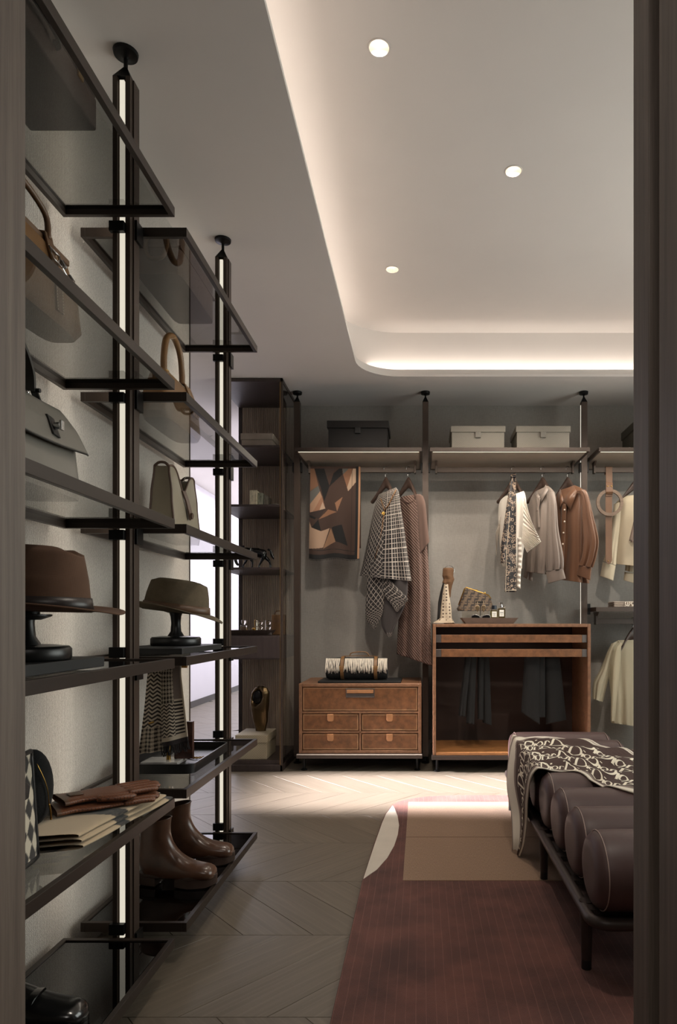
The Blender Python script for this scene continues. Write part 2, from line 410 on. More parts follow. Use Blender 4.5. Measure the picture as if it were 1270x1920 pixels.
bm = bmesh.new(); bm.from_mesh(me)
ed = [e for e in bm.edges if all(v.co.z > TRAY-.001 for v in e.verts)]
for x, y in DL:
    vs = [bm.verts.new((x+.036*cos(2*pi*k/28), y+.036*sin(2*pi*k/28), TRAY)) for k in range(28)]
    ed += [bm.edges.new((vs[k], vs[(k+1) % 28])) for k in range(28)]
bmesh.ops.triangle_fill(bm, edges=ed, use_beauty=True, normal=(0, 0, -1))
bm.to_mesh(me); bm.free(); me.shade_smooth(); me.set_sharp_from_angle(angle=radians(40))
o = bpy.data.objects.new('ceiling_tray', me); COL.objects.link(o); struct(o)
slab('ceiling_deck', (SX, .9, TRAY+.12, RXR+.1, BY+.1, TRAY+.2), mat='ceiling_paint')
plain('lamp_cup', rgb(225, 215, 196), .35, 0, var=.02)
for i, (x, y) in enumerate(DL):
    nm = ('nearest the camera beside the left cove edge', 'middle one in the tray ceiling', 'farthest and smallest one near the cove corner', 'unseen added one over the far end of the bench', 'unseen added one over the near end of the bench', 'unseen added one at the far right over the shirts', 'unseen added one nearest the doorway, above the rug')[i]
    d = thing('downlight', 'round trimless ceiling downlight, '+nm, 'downlight', (x, y, TRAY), group='ceiling downlights')
    MB().lathe([(.036, 0), (.036, -.0025), (.041, -.0025), (.042, 0)], n=32, cap=False).obj('rim', 'ceiling_paint', d)
    c = MB(); c.grid(lambda u, w_: (lerp(.036, .024, w_)*cos(2*pi*u), lerp(.036, .024, w_)*sin(2*pi*u), .06*w_), 32, 3, wrap=True); c.obj('reflector', 'lamp_cup', d)
    c = MB(); c.lathe([(.024, .06), (.024, .075), (.019, .075), (.019, .06)], n=24, cap=False); c.obj('lamp_ring', 'black_matte', d)
    MB().lathe([(.019, .062), (.0005, .062)], n=24).obj('lamp', 'lamp_glow', d)
    aim = ((-.35, 5.1, 1.25), (.45, 5.1, 1.3), (-.17, 3.94, 0), (.0, 4.9, 1.35), (.85, 5.0, 1.35), (.95, 4.9, 1.35), (.15, 1.8, 0))[i]
    dv = Vector(aim)-Vector((x, y, TRAY)); l = light('downlight_spot', 'SPOT', (x, y, TRAY-.004), (130, 95, 85, 80, 165, 80, 75)[i], (1, .89, .77), (0, 0, 0), spot_size=radians((40, 50, 80, 46, 44, 50, 85)[i]), spot_blend=.7, shadow_soft_size=.06)
    l.rotation_euler = dv.to_track_quat('-Z', 'Y').to_euler()

# ================================================================ floor: chevron planks in rows
FH = .012
floor = struct(MB().box(-3.2, -2.1, -.06, 2.6, 13.1, -FH).obj('floor', 'dark_wood'))
RW, PW, TH = .4635, .235, radians(48)
def plank_mesh(sg):
    sh = RW/math.tan(TH)*sg; m = MB(); g = .0009; e = .0015
    lo = [(g, g), (PW-g, g), (PW-g+sh, RW-g), (g+sh, RW-g)]
    cxm = sum(p[0] for p in lo)/4; cym = RW/2
    top = [(cxm+(p[0]-cxm)*.993, cym+(p[1]-cym)*.9965) for p in lo]
    m.add([(x, y, -FH) for x, y in lo]+[(x, y, -e) for x, y in lo]+[(x, y, 0) for x, y in top],
          [(0, 1, 5, 4), (1, 2, 6, 5), (2, 3, 7, 6), (3, 0, 4, 7), (4, 5, 9, 8), (5, 6, 10, 9), (6, 7, 11, 10), (7, 4, 8, 11), (8, 9, 10, 11)])
    return m, sh
def uvs(me, sg, ox=0., oy=0.):
    ul = me.uv_layers.new(name='UVMap'); d = Vector((cos(TH)*sg, sin(TH))); q = Vector((-d.y, d.x))
    for l in me.loops:
        p = Vector(me.vertices[l.vertex_index].co[:2])+Vector((ox, oy)); ul.data[l.index].uv = (p.dot(d)*1., p.dot(q))
PM = {}
for sg in (1, -1):
    m, sh = plank_mesh(sg); me = m.mesh('plank'); me.materials.append(MATS['plank_oak']); uvs(me, sg); PM[sg] = (me, sh, m)
rest = {1: MB(), -1: MB()}
for r in range(-3, 26):
    y0 = 1.772+(r-1)*RW; sg = 1 if r % 2 == 1 else -1; me, sh, mm = PM[sg]
    for k in range(-16, 14):
        x0 = k*PW+(.06 if sg > 0 else .11); xc = x0+PW/2+sh/2; yc = y0+RW/2
        if y0+RW > 13 or y0 < -2.05 or xc < -3.0 or xc > 2.6: continue
        if yc > 5.4 and xc > -1.5: continue
        seen = 1.2 < yc < 5.3 and (-.80*yc if yc < 2.9 else -2.6) < xc < .45*yc-.05 and not (xc < -1.15 and yc < 3.3)
        if seen:
            o = bpy.data.objects.new('plank', me); COL.objects.link(o); o.parent = floor; o.location = (x0, y0, 0)
        else:
            rest[sg].add([(v[0]+x0, v[1]+y0, v[2]) for v in mm.v], mm.f)
for sg in (1, -1):
    me = rest[sg].mesh('planks'); me.materials.append(MATS['plank_oak']); uvs(me, sg)
    o = bpy.data.objects.new('planks', me); COL.objects.link(o); o.parent = floor; o['kind'] = 'stuff'
# ================================================================ left shelving: poles, glass shelves
PXC = -.883
LV = (2.25, 1.748, 1.345, .94, .535, .128)      # shelf tops
SB, SF, ST = -1.04, -.716, .028
def left_pole(Y, label):
    p = thing('lit_pole', label, 'pole', (PXC, Y, 0), group='lit poles of the left shelving')
    w_, d_ = .026, .03; z0, z1 = .085, 2.655
    m = MB(); m.box(-w_, -d_+.012, z0, w_, d_, z1); m.box(-w_, -d_, z0, -.012, -d_+.012, z1); m.box(.012, -d_, z0, w_, -d_+.012, z1)
    m.box(w_, -.012, z0, w_+.004, .026, z1)
    m.obj('post', 'bronze_brown', p, bevel=.001)
    MB().box(-.0065, -d_+.004, z0+.03, .0065, -d_+.013, z1-.01).obj('light_strip', 'strip_glow', p)
    MB().box(-w_-.003, -.006, z0+.03, -w_, .006, z1-.01).obj('light_strip', 'strip_glow', p)
    light('pole_wall_light', 'AREA', (PXC-w_-.005, Y, (z0+z1)/2), 2.0, (1, .92, .80), (0, radians(90), 0), shape='RECTANGLE', size=2.4, size_y=.012)
    m = MB(); m.add([(-w_, -d_, z1), (w_, -d_, z1), (w_, d_, z1), (-w_, d_, z1), (-.005, -.005, 2.70), (.005, -.005, 2.70), (.005, .005, 2.70), (-.005, .005, 2.70)],
          [(3, 2, 1, 0), (4, 5, 6, 7), (0, 1, 5, 4), (1, 2, 6, 5), (2, 3, 7, 6), (3, 0, 4, 7)]); m.obj('point', 'black_metal', p)
    m = MB(); m.lathe([(.006, 2.695), (.006, 2.728), (.012, 2.734), (.034, 2.738), (.036, CE-.0005)], n=24); m.obj('ceiling_mount', 'black_metal', p)
    MB().lathe([(.02, .0), (.02, .012), (.008, .018), (.008, .09)], n=20).obj('foot', 'black_metal', p)
    for z in LV:
        m = MB(); up = z < 1.0
        za, zb = (z+.0005, z+.032) if up else (z-ST-.030, z-ST-.0005)
        m.box(-.032, -d_-.012, za, .012, -d_+.004, zb); m.box(w_, -d_+.02, z-ST-.04, w_+.012, d_+.006, z-ST+.02)
        m.obj('clamp', 'black_metal', p, bevel=.001)
    return p
left_pole(2.0, 'tall bronze pole with a glowing light strip, nearer one left of the boots')
left_pole(2.98, 'tall bronze pole with a glowing light strip, farther one beside the tall cabinet')
def glass_shelf(ya, yb, z, label, dark):
    s = thing('glass_shelf', label, 'shelf', (SB, ya, z-ST), group='smoked glass shelves')
    W, D, t_ = SF-SB, yb-ya, .014
    for nm, b in (('front_rail', (W-t_, 0, 0, W, D, ST)), ('back_rail', (0, 0, 0, t_, D, ST)), ('end_rail', (t_, 0, 0, W-t_, t_, ST)), ('end_rail', (t_, D-t_, 0, W-t_, D, ST))):
        MB().box(*b).obj(nm, 'bronze', s, bevel=.001)
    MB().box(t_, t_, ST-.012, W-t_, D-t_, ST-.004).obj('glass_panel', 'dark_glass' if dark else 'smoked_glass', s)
names = ('top', 'second from the top', 'third from the top', 'fourth from the top', 'second from the floor', 'lowest')
goods = (('under the dark suitcase', 'under the large brown box bag'), ('under the tan bag with buckled straps', 'under the tan bag with round handle'),
         ('under the grey flap handbag', 'under the beige tote'), ('under the brown fedora', 'under the olive hat'),
         ('under the argyle bag and gloves', 'under the black tray with hanging scarf'), ('under the black shoe', 'under the brown boots'))
for i, z in enumerate(LV):
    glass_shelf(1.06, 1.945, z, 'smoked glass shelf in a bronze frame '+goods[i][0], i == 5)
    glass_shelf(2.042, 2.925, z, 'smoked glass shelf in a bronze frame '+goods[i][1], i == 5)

# ================================================================ back wall system
PY = 4.96
BPX = (-.917, .032, 1.205)
def back_pole(x, label, lit):
    p = thing('wardrobe_pole', label, 'pole', (x, PY, 0), group='poles along the back wall')
    m = MB(); z0, z1 = .05, 2.668
    if lit < 0:
        m.box(-.010, -.024, z0, .022, .024, z1); m.box(-.022, -.024, z0, -.010, -.008, z1); m.box(-.022, .008, z0, -.010, .024, z1)
    else: m.box(-.022, -.024, z0, .022, .024, z1)
    m.obj('post', 'bronze_brown', p, bevel=.001)
    if lit < 0: MB().box(-.0232, -.0065, z0+.02, -.0105, .0065, z1-.02).obj('light_strip', 'strip_glow', p)
    m = MB(); m.add([(-.022, -.024, z1), (.022, -.024, z1), (.022, .024, z1), (-.022, .024, z1), (-.004, -.004, 2.712), (.004, -.004, 2.712), (.004, .004, 2.712), (-.004, .004, 2.712)],
          [(3, 2, 1, 0), (4, 5, 6, 7), (0, 1, 5, 4), (1, 2, 6, 5), (2, 3, 7, 6), (3, 0, 4, 7)]); m.obj('point', 'black_metal', p)
    m = MB(); m.lathe([(.006, 2.708), (.006, 2.722), (.012, 2.727), (.032, 2.730), (.034, CE-.0005)], n=24); m.obj('ceiling_mount', 'black_metal', p)
    m = MB(); m.lathe([(.03, 0), (.03, .008), (.012, .014), (.012, .052)], n=20); m.obj('foot', 'black_metal', p)
    for sx in (-1, 1):
        for zz in (2.15,):
            m = MB(); m.box(min(sx*.022, sx*.034), -.02, zz, max(sx*.022, sx*.034), .02, zz+.07); m.obj('clamp', 'black_metal', p, bevel=.001)
back_pole(BPX[0], 'brown metal wardrobe pole next to the glass side of the tall cabinet', 0)
back_pole(BPX[1], 'brown metal wardrobe pole between the drawer chest and the trouser cabinet', 0)
back_pole(BPX[2], 'brown metal wardrobe pole with side light strip right of the brown shirt', -1)
def hat_board(x0, x1, label):
    b = thing('wardrobe_board', label, 'shelf', (x0, 4.66, 2.232), group='wardrobe boards under the ceiling')
    W, D = x1-x0, .58
    m = MB(); m.box(0, 0, 0, W, .016, .027); m.box(0, .016, 0, .016, D, .027); m.box(W-.016, .016, 0, W, D, .027); m.box(.016, D-.016, 0, W-.016, D, .027); m.obj('edge_frame', 'bronze_brown', b, bevel=.001)
    MB().box(.016, .016, .004, W-.016, D-.016, .024).obj('panel', 'panel_taupe', b)
    MB().box(.02, .022, .001, W-.02, .030, .0042).obj('light_strip', 'strip_glow_far', b)
    for sx, x in ((1, .05), (-1, W-.05)):
        m = MB(); m.prism([(.27, 0), (.37, 0), (.345, -.03), (.345, -.085), (.30, -.085), (.30, -.03)], x-.007, x+.007, 'x'); m.obj('bracket', 'bronze_brown', b, bevel=.001)
    MB().box(.057, .309, -.078, W-.057, .334, -.04).obj('rail', 'bronze_brown', b, bevel=.002)
    return b
hat_board(-.88, .005, 'brown board with hanging rail under the black storage box')
hat_board(.062, 1.177, 'brown board with hanging rail under the two pale woven boxes')
hat_board(1.238, 2.43, 'brown board with hanging rail holding the belt, cut by the door jamb')
for x0, x1 in ((-.86, -.015), (.082, 1.157), (1.258, 2.41)):
    light('board_strip_light', 'AREA', ((x0+x1)/2, 4.69, 2.228), 4*(x1-x0), (1, .88, .74), (0, 0, 0), shape='RECTANGLE', size=x1-x0, size_y=.03)
# small lower shelf at the right
b = thing('low_wall_shelf', 'short brown wall shelf holding a folded fringed scarf at far right', 'shelf', (1.25, 4.78, 1.118))
m = MB(); m.box(0, 0, 0, 1.18, .016, .032); m.box(0, .016, 0, .016, .46, .032); m.box(.016, .016, .006, 1.18, .46, .032); m.obj('board', 'bronze_brown', b, bevel=.001)
m = MB(); m.prism([(.14, 0), (.26, 0), (.235, -.03), (.235, -.095), (.18, -.095), (.18, -.03)], .045, .06, 'x'); m.obj('bracket', 'bronze_brown', b, bevel=.001)
m = MB(); m.prism([(.14, 0), (.26, 0), (.235, -.03), (.235, -.095), (.18, -.095), (.18, -.03)], 1.10, 1.115, 'x'); m.obj('bracket', 'bronze_brown', b, bevel=.001)
MB().box(.06, .19, -.09, 1.10, .215, -.05).obj('rail', 'bronze_brown', b, bevel=.002)
m = MB(); m.box(-.022, .16, -.02, 0, .20, .06); m.obj('clamp', 'black_metal', b)

# ================================================================ tall cabinet with glass side
tw = thing('tall_cabinet', 'tall dark cabinet with open shelves and a glass side wall', 'cabinet', (-1.43, 4.668, 0))
W, D, H = .463, .60, CE-.004; t_ = .028
for nm, x, y in (('corner_post', 0, 0), ('corner_post', 0, D-t_), ('corner_post', W-t_, D-t_)):
    MB().box(x, y, 0, x+t_, y+t_, H).obj(nm, 'dark_wood', tw, bevel=.001)
MB().box(W-.016, 0, 0, W, .022, H).obj('corner_post', 'bronze_brown', tw, bevel=.001)
MB().box(W-.019, .003, .02, W-.0155, .012, H-.02).obj('brass_edge', 'brass', tw)
MB().box(0, 0, H-.024, W, D, H).obj('top_panel', 'dark_wood', tw, bevel=.001)
m = MB(); m.box(0, 0, 0, W, D, .045); m.obj('plinth', 'dark_wood', tw, bevel=.002)
MB().box(0, .02, .045, W-.016, D-.02, .075).obj('bottom_panel', 'dark_wood', tw)
bp = MB().box(.028, D-.024, .045, W-.028, D-.004, H-.024).obj('back_panel', 'tower_wood', tw)
for k in range(26):
    MB().box(.032+k*.0155, D-.028, .075, .032+k*.0155+.0105, D-.0239, H-.024).obj('slat', 'tower_wood', bp)
MB().box(W-.010, .022, .045, W-.004, D-t_, H-.024).obj('glass_side', 'clear_glass', tw, )
TZ = (2.278, 1.865, 1.425)
for z in TZ: MB().box(.004, .004, z-.016, W-.018, D-.03, z).obj('shelf', 'dark_wood', tw, bevel=.001)
dr = MB().box(.004, .002, .782, W-.018, .52, .947).obj('drawer', 'dark_wood', tw, bevel=.0015)
MB().box(.004, -.002, .79, W-.02, .002, .936).obj('drawer_front', 'dark_wood', dr, bevel=.001)

# ================================================================ leather drawer chest
def chest():
    X0, X1, Y0, Y1, Z0, Z1 = -.856, .002, 4.68, 5.20, .123, .612
    c = thing('drawer_chest', 'tan leather drawer chest with leather tab pulls under the patterned scarf', 'drawers', (X0, Y0, 0))
    W, D = X1-X0, Y1-Y0
    m = MB(); e = .022
    m.box(0, 0, Z0, e, D, Z1); m.box(W-e, 0, Z0, W, D, Z1); m.box(e, 0, Z1-e, W-e, D, Z1); m.box(e, 0, Z0, W-e, D, Z0+e); m.box(e, D-.01, Z0+e, W-e, D, Z1-e)
    m.obj('body', 'walnut', c, bevel=.003)
    h1, h2 = .30, .435-.135
    za, zb, zc, zd = Z0+e, Z0+e+.12, Z0+e+.135, Z0+e+.258
    m = MB(); m.box(e, .004, zb+.001, W-e, D-.01, zb+.014); m.box(e, .004, zd+.001, W-e, D-.01, zd+.014); m.box(W/2-.007, .004, za, W/2+.007, D-.012, zd+.001); m.obj('divider', 'walnut', c, bevel=.0015)
    def drawer(x0, x1, z0, z1, top):
        d = MB().box(x0+.004, .008, z0+.003, x1-.004, D-.03, z1-.003).obj('drawer', 'tan_leather', c, bevel=.002)
        m = MB(); g = .010
        for b in ((x0+g, .0065, z1-g-.0015, x1-g, .009, z1-g), (x0+g, .0065, z0+g, x1-g, .009, z0+g+.0015), (x0+g, .0065, z0+g, x0+g+.0015, .009, z1-g), (x1-g-.0015, .0065, z0+g, x1-g, .009, z1-g)): m.box(*b)
        m.obj('stitching', 'stitch', d)
        xm = (x0+x1)/2
        if top:
            m = MB()
            for b in ((xm-.10, .002, z1-.075, xm+.10, .010, z1-.070), (xm-.10, .002, z1-.018, xm+.10, .010, z1-.013), (xm-.10, .002, z1-.07, xm-.095, .010, z1-.018), (xm+.095, .002, z1-.07, xm+.10, .010, z1-.018)): m.box(*b)
            m.box(xm-.095, .005, z1-.07, xm+.095, .0095, z1-.048); m.obj('handle', 'steel_soft', d, bevel=.001)
            MB().box(xm-.093, .001, z1-.045, xm+.093, .0095, z1-.020).obj('handle_grip', 'tan_light', d, bevel=.002)
        else:
            MB().prism([(xm-.022, z1-.004), (xm-.022, z1-.045), (xm-.014, z1-.055), (xm+.014, z1-.055), (xm+.022, z1-.045), (xm+.022, z1-.004)], -.006, .006, 'y').obj('pull_tab', 'tan_light', d, bevel=.003)
    drawer(e, W-e, zd+.014, Z1-e, True)
    for a, b in ((za, zb), (zb+.014, zd)):
        drawer(e, W/2-.007, a, b, False); drawer(W/2+.007, W-e, a, b, False)
    m = MB(); m.box(-.015, -.012, .09, W+.006, D, Z0-.0005); m.obj('base', 'base_metal', c, bevel=.002)
    MB().box(-.012, -.0125, Z0-.008, W+.004, -.0115, Z0-.001).obj('base_edge', 'chrome', c)
    for x in (.03, W-.03):
        for y in (.04, D-.04): MB().lathe([(.022, 0), (.022, .008), (.010, .012), (.010, .0905)], (x, y, 0), 16).obj('foot', 'black_metal', c)
plain('stitch', rgb(205, 170, 130), .7); plain('steel_soft', rgb(130, 122, 118), .35, .9, var=.04); leather('tan_light', rgb(158, 110, 72), .5, .12, 30, .15, 500)
plain('base_metal', rgb(70, 62, 58), .35, .6, var=.05)
chest()
def trouser():
    X0, X1, Y0, Y1, Z0, Z1 = .081, 1.177, 4.64, 5.13, .118, 1.030
    c = thing('trouser_cabinet', 'open tan leather trouser cabinet with two slim pull-out fronts', 'cabinet', (X0, Y0, 0))
    W, D = X1-X0, Y1-Y0; e = .022
    m = MB(); m.box(0, 0, Z0, e, D, Z1); m.obj('side_panel', 'walnut', c, bevel=.003)
    m = MB(); m.box(W-e, 0, Z0, W, D, Z1); m.obj('side_panel', 'walnut', c, bevel=.003)
    MB().box(e, 0, Z1-e, W-e, D, Z1).obj('top_panel', 'walnut', c, bevel=.003)
    MB().box(e, 0, Z0, W-e, D, Z0+e).obj('bottom_panel', 'tan_bright', c, bevel=.003)
    MB().box(e, D-.012, Z0+e, W-e, D, Z1-e).obj('back_panel', 'deep_brown', c)
    for z0, z1 in ((.900, .955), (.800, .855)):
        d = MB().box(.058, .012, z0, W-.058, .034, z1).obj('pull_front', 'tan_leather', c, bevel=.003)
        for a, b in ((e+.001, .0575), (W-.0575, W-e-.001)): MB().box(a, .013, z0+.001, b, .032, z1-.001).obj('end_block', 'steel_soft', d, bevel=.001)
        for x in (.040, W-.05): MB().box(x, .034, z0+.006, x+.014, D-.02, z1-.02).obj('runner', 'black_metal', d)
        if z0 < .85:
            MB().box(.05, .10, z0-.002, W-.05, .106, z0+.012).obj('hanging_bar', 'black_metal', d)
            MB().box(.05, .24, z0-.002, W-.05, .246, z0+.012).obj('hanging_bar', 'black_metal', d)
    m = MB(); m.box(-.008, -.008, .088, W+.002, D, Z0-.0005); m.obj('base', 'base_metal', c, bevel=.002)
    for x in (.03, W-.03):
        for y in (.04, D-.04): MB().lathe([(.022, 0), (.022, .008), (.010, .012), (.010, .0885)], (x, y, 0), 16).obj('foot', 'black_metal', c)
leather('tan_bright', rgb(146, 98, 56), .45, .15, 20, .1, 500); plain('deep_brown', rgb(44, 27, 19), .6, var=.1, scale=6)
trouser()
# ================================================================ rug
t = NT('rug_burgundy'); v = t.co()
bl = t.noise(v, 4.2, 6, .65); fine = t.noise(v, 420, 2)
wv = t.n('ShaderNodeTexWave', bands_direction='X'); t.put(wv.inputs[0], v); wv.inputs['Scale'].default_value = 11.5; wv.inputs['Distortion'].default_value = .5; wv.inputs['Detail Scale'].default_value = .6
ln = t.math('MULTIPLY', t.math('POWER', wv.outputs[1], 60.), t.noise(t.co((30, 4, 1)), 1, 2))
base = t.ramp(bl, (.34, rgb(68, 36, 29)), (.62, rgb(110, 66, 55)))
base = t.mix(t.math('MULTIPLY', ln, .45), base, rgb(176, 128, 108))
t.set(Base_Color=t.mix(t.math('MULTIPLY', fine, .35), base, rgb(76, 44, 36)), Roughness=.95, Sheen_Weight=.08); t.bump(fine, .8, .004)
t = NT('rug_tan'); v = t.co()
fn = t.noise(t.co((520, 50, 1)), 1, 3); sm = t.noise(v, 5, 3)
t.set(Base_Color=t.mix(sm, t.ramp(fn, (.3, rgb(112, 87, 66)), (.7, rgb(160, 130, 104))), rgb(134, 106, 82)), Roughness=.95, Sheen_Weight=.15); t.bump(fn, .7, .003)
plain('rug_cream', rgb(196, 186, 172), .95, 0, .05, 8, .4, 300, .003)
plain('rug_tan_seam', rgb(108, 84, 66), .95)
rug = thing('area_rug', 'burgundy area rug with tan rectangle and cream crescent under the bench', 'rug', (0, 0, 0))
out = [(-.236, 1.12), (-.236, 2.684), (-.222, 3.095), (-.205, 3.45), (-.195, 3.60), (-.166, 3.78), (-.13, 3.85), (-.093, 3.89), (-.03, 3.935), (.03, 3.96), (.12, 3.982), (.22, 3.99), (1.5, 3.99), (1.62, 3.95), (1.68, 3.85), (1.7, 3.7), (1.7, 1.12)]
MB().prism(out[::-1], .0005, .012).obj('burgundy_field', 'rug_burgundy', rug, bevel=.003)
MB().prism([(-.073, 2.673), (1.2, 2.673), (1.2, 3.835), (-.073, 3.835)], .0115, .0138).obj('tan_rectangle', 'rug_tan', rug, bevel=.001)
MB().box(-.0731, 3.205, .0136, 1.2, 3.212, .0143).obj('seam', 'rug_tan_seam', rug) if 'rug_tan_seam' in MATS else None
arc = [(-.232, 2.69), (-.185, 2.79), (-.148, 2.93), (-.124, 3.09), (-.113, 3.25), (-.112, 3.40), (-.125, 3.56), (-.146, 3.70), (-.160, 3.765)]
edge = [(-.189, 3.60), (-.200, 3.45), (-.217, 3.095), (-.2325, 2.70)]
MB().prism(arc+edge, .0115, .0136).obj('cream_crescent', 'rug_cream', rug, bevel=.001)

# ================================================================ bench of round bolsters
leather('bench_leather', rgb(72, 52, 50), .48, .06, 10, .12, 700, .1)
plain('bench_frame', rgb(58, 48, 44), .45, .3, var=.05)
plain('bench_leg', rgb(44, 32, 28), .5, 0, var=.1)
plain('bench_stitch', rgb(150, 128, 118), .7)
BX0, BX1, BY0, NB, BS = .49, 1.035, 1.95, 8, .248
bench = thing('bolster_bench', 'brown leather bench made of a row of round bolsters', 'bench', (0, 0, 0))
y0, y1 = BY0-.075, BY0+BS*(NB-1)+.10; r = .05; x0, x1 = BX0-.006, BX1+.006
loop = [(p[0], p[1], .198) for p in rrect(x0, y0, x1, y1, r, 6)]
MB().tube(loop, .0175, 12, closed=True, up=(0, 0, 1)).obj('frame', 'bench_frame', bench, smooth=180)
for k in range(9):
    yy = lerp(y0+.08, y1-.08, k/8); MB().box(x0, yy-.02, .200, x1, yy+.02, .214).obj('slat', 'bench_frame', bench)
MB().box(x0+.012, y0+.02, .186, x1-.012, y1-.02, .1995).obj('deck', 'bench_leg', bench)
for x in (x0+.01, x1-.01):
    for y in (2.0, 2.69, y1-.12):
        l = MB().lathe([(.0145, .020), (.0175, .10), (.0215, .203)], (x, y, .0142 if y > 2.673 else .0122), 18); l.obj('leg', 'bench_leg', bench)
        MB().lathe([(.0150, .0), (.0150, .026), (.0145, .03)], (x, y, .0142 if y > 2.673 else .0122), 18).obj('foot_cap', 'black_satin', bench)
R = .1175
for k in range(NB):
    c = (BX0, BY0+k*BS, .214+.111); L = BX1-BX0
    m = MB(); e = .030
    prof = [(.0005, 0), (.06, -.002), (.085, .0), (.100, .006), (R-.005, .020), (R, e+.012), (R+.001, .08)]
    prof = prof+[(R+.002, L/2)]+[(a, L-b) for a, b in prof[::-1]]
    m.lathe(prof, c, 40, ax='x', sx=1.035, sy=.945)
    bo = m.obj('bolster', 'bench_leather', bench, smooth=180)
    for xx in (.026, L-.026):
        pts = [(c[0]+xx, c[1]+(R-.0012)*1.035*cos(a), c[2]+(R-.0012)*.945*sin(a)) for a in [2*pi*i/48 for i in range(48)]]
        MB().tube(pts, .0017, 5, closed=True).obj('seam', 'bench_stitch', bo, smooth=180)

# ================================================================ monogram throw on the bench
rows = [  # near edge, far edge (x, y, z)
    ((.432, 2.925, .022), (.415, 3.00, .030)), ((.450, 2.89, .09), (.420, 3.02, .075)), ((.463, 2.85, .21), (.428, 3.12, .165)),
    ((.462, 2.79, .345), (.415, 3.27, .295)), ((.462, 2.73, .425), (.452, 3.44, .43)), ((.495, 2.71, .462), (.505, 3.515, .462)),
    ((.59, 2.745, .462), (.65, 3.62, .462)), ((.66, 2.63, .462), (.79, 3.52, .462)), ((.70, 2.45, .462), (.90, 3.36, .462)),
    ((.80, 2.38, .462), (1.0, 3.12, .462)), ((.95, 2.36, .462), (1.055, 2.98, .44)), ((1.06, 2.36, .43), (1.07, 2.80, .33)), ((1.075, 2.38, .28), (1.075, 2.74, .20))]
NA = [Vector(a) for a, b in rows]; FA = [Vector(b) for a, b in rows]
def throw_p(u, v):
    a = catmull(NA, u); b = catmull(FA, u); p = a.lerp(b, v)
    hang = max(0., min(1., (5-u*12)/2.5))
    p.x -= hang*(.016*sin(v*9+u*5)+.007*sin(v*17))*(.4+.6*min(1, u*5))
    top = max(0., min(1., (u*12-4.6)/.8))*max(0., min(1., (10.6-u*12)/1.))
    q = ((p.y-BY0)/BS+.5) % 1-.5
    h = .325+.111*sqrt(max(0, 1-(q*BS/.1216)**2))
    p.z += top*(max(h, .418)-.455+.005*sin(14*v+8*u)*sin(pi*v))+hang*.004*sin(v*20)
    return p
TB, TC, TT = rgb(60, 38, 31), rgb(208, 198, 182), rgb(122, 106, 97)
def throw_c(u, v):
    wd = interp(u*12, [(0, 1.), (3.6, 1.), (5.0, .45), (6.4, .10)])
    f = (1-v)/wd
    if f < .10: return TC
    if f < .20: return TT
    if f < .38: return TC
    if f < .43: return TT
    n = v*.9
    if n < .03: return TC
    if n < .055: return TT
    return TB
colattr('throw_cloth', .85, .3, 900, 0.)
plain('throw_print', rgb(222, 212, 192), .8, var=.04)
thr = thing('monogram_throw', 'brown throw with cream script monogram draped over the bench', 'throw', (0, 0, 0))
m = MB(); m.grid(throw_p, 96, 110, col=throw_c); cl = m.obj('cloth', 'throw_cloth', thr, smooth=180, solid=.004, soff=0.)
# script lettering as thin printed ribbons that follow the cloth
def arcp(cx_, cy_, rx, ry, a0, a1, n=12): return [(cx_+rx*cos(radians(lerp(a0, a1, i/n))), cy_+ry*sin(radians(lerp(a0, a1, i/n)))) for i in range(n+1)]
GL = [([(.10, .02), (.12, .5), (.14, .98)], .055), ([(.02, .02), (.20, .02)], .03), (arcp(.12, .5, .36, .48, 90, -90, 18), .06), ([(.0, .92), (.05, 1.0), (.14, .98)], .035),
      ([(.54, .05), (.56, .55)], .055), ([(.50, .05), (.61, .05)], .03), ([(.57, .74), (.575, .80)], .06),
      (arcp(.73, .30, .115, .27, 0, 360, 20), .045), ([(.93, .05), (.95, .55)], .05), (arcp(1.02, .42, .075, .16, 165, 20, 8), .04), ([(.88, .05), (1.0, .05)], .03)]
def word(m, u0, v0, su, sv):
    for pts, w_ in GL:
        P = [(u0+(x+.18*y)*su, v0+y*sv) for x, y in pts]; n = len(P); vs = []; fs = []
        Q = []
        for i in range(n-1):
            for k in range(2 if n > 4 else 5): t_ = k/(2 if n > 4 else 5); Q.append((lerp(P[i][0], P[i+1][0], t_), lerp(P[i][1], P[i+1][1], t_)))
        Q.append(P[-1])
        for i, q in enumerate(Q):
            a = Q[max(i-1, 0)]; b = Q[min(i+1, len(Q)-1)]; dx, dy = (b[0]-a[0])/su, (b[1]-a[1])/sv; l = sqrt(dx*dx+dy*dy) or 1
            ww = w_*1.35*(.6+.4*abs(dy)/l)
            for s_ in (-1, 1):
                uu = q[0]-dy/l*ww/2*s_*su; vv = q[1]+dx/l*ww/2*s_*sv
                uu = min(max(uu, .003), .997); vv = min(max(vv, .003), .997)
                p = throw_p(uu, vv); pu = throw_p(min(uu+.004, 1), vv)-throw_p(uu-.003, vv); pv = throw_p(uu, min(vv+.004, 1))-throw_p(uu, vv-.003)
                nn = pu.cross(pv); nn.normalize(); vs.append(p+nn*.0034)
        for i in range(len(Q)-1): fs.append((2*i, 2*i+1, 2*i+3, 2*i+2))
        m.add(vs, fs)
m = MB()
for i in range(-1, 12):
    for j in range(7):
        u0 = .04+i*.092+(j % 2)*.046; v0 = .065+j*.150
        su = .086; sv = .136
        um = u0+su/2; wd = interp(um*12, [(0, 1.), (3.6, 1.), (5.0, .45), (6.4, .10)])
        if u0 < .01 or u0+su*1.2 > .97 or v0+sv > 1-.43*wd-.01: continue
        word(m, u0, v0, su, sv)
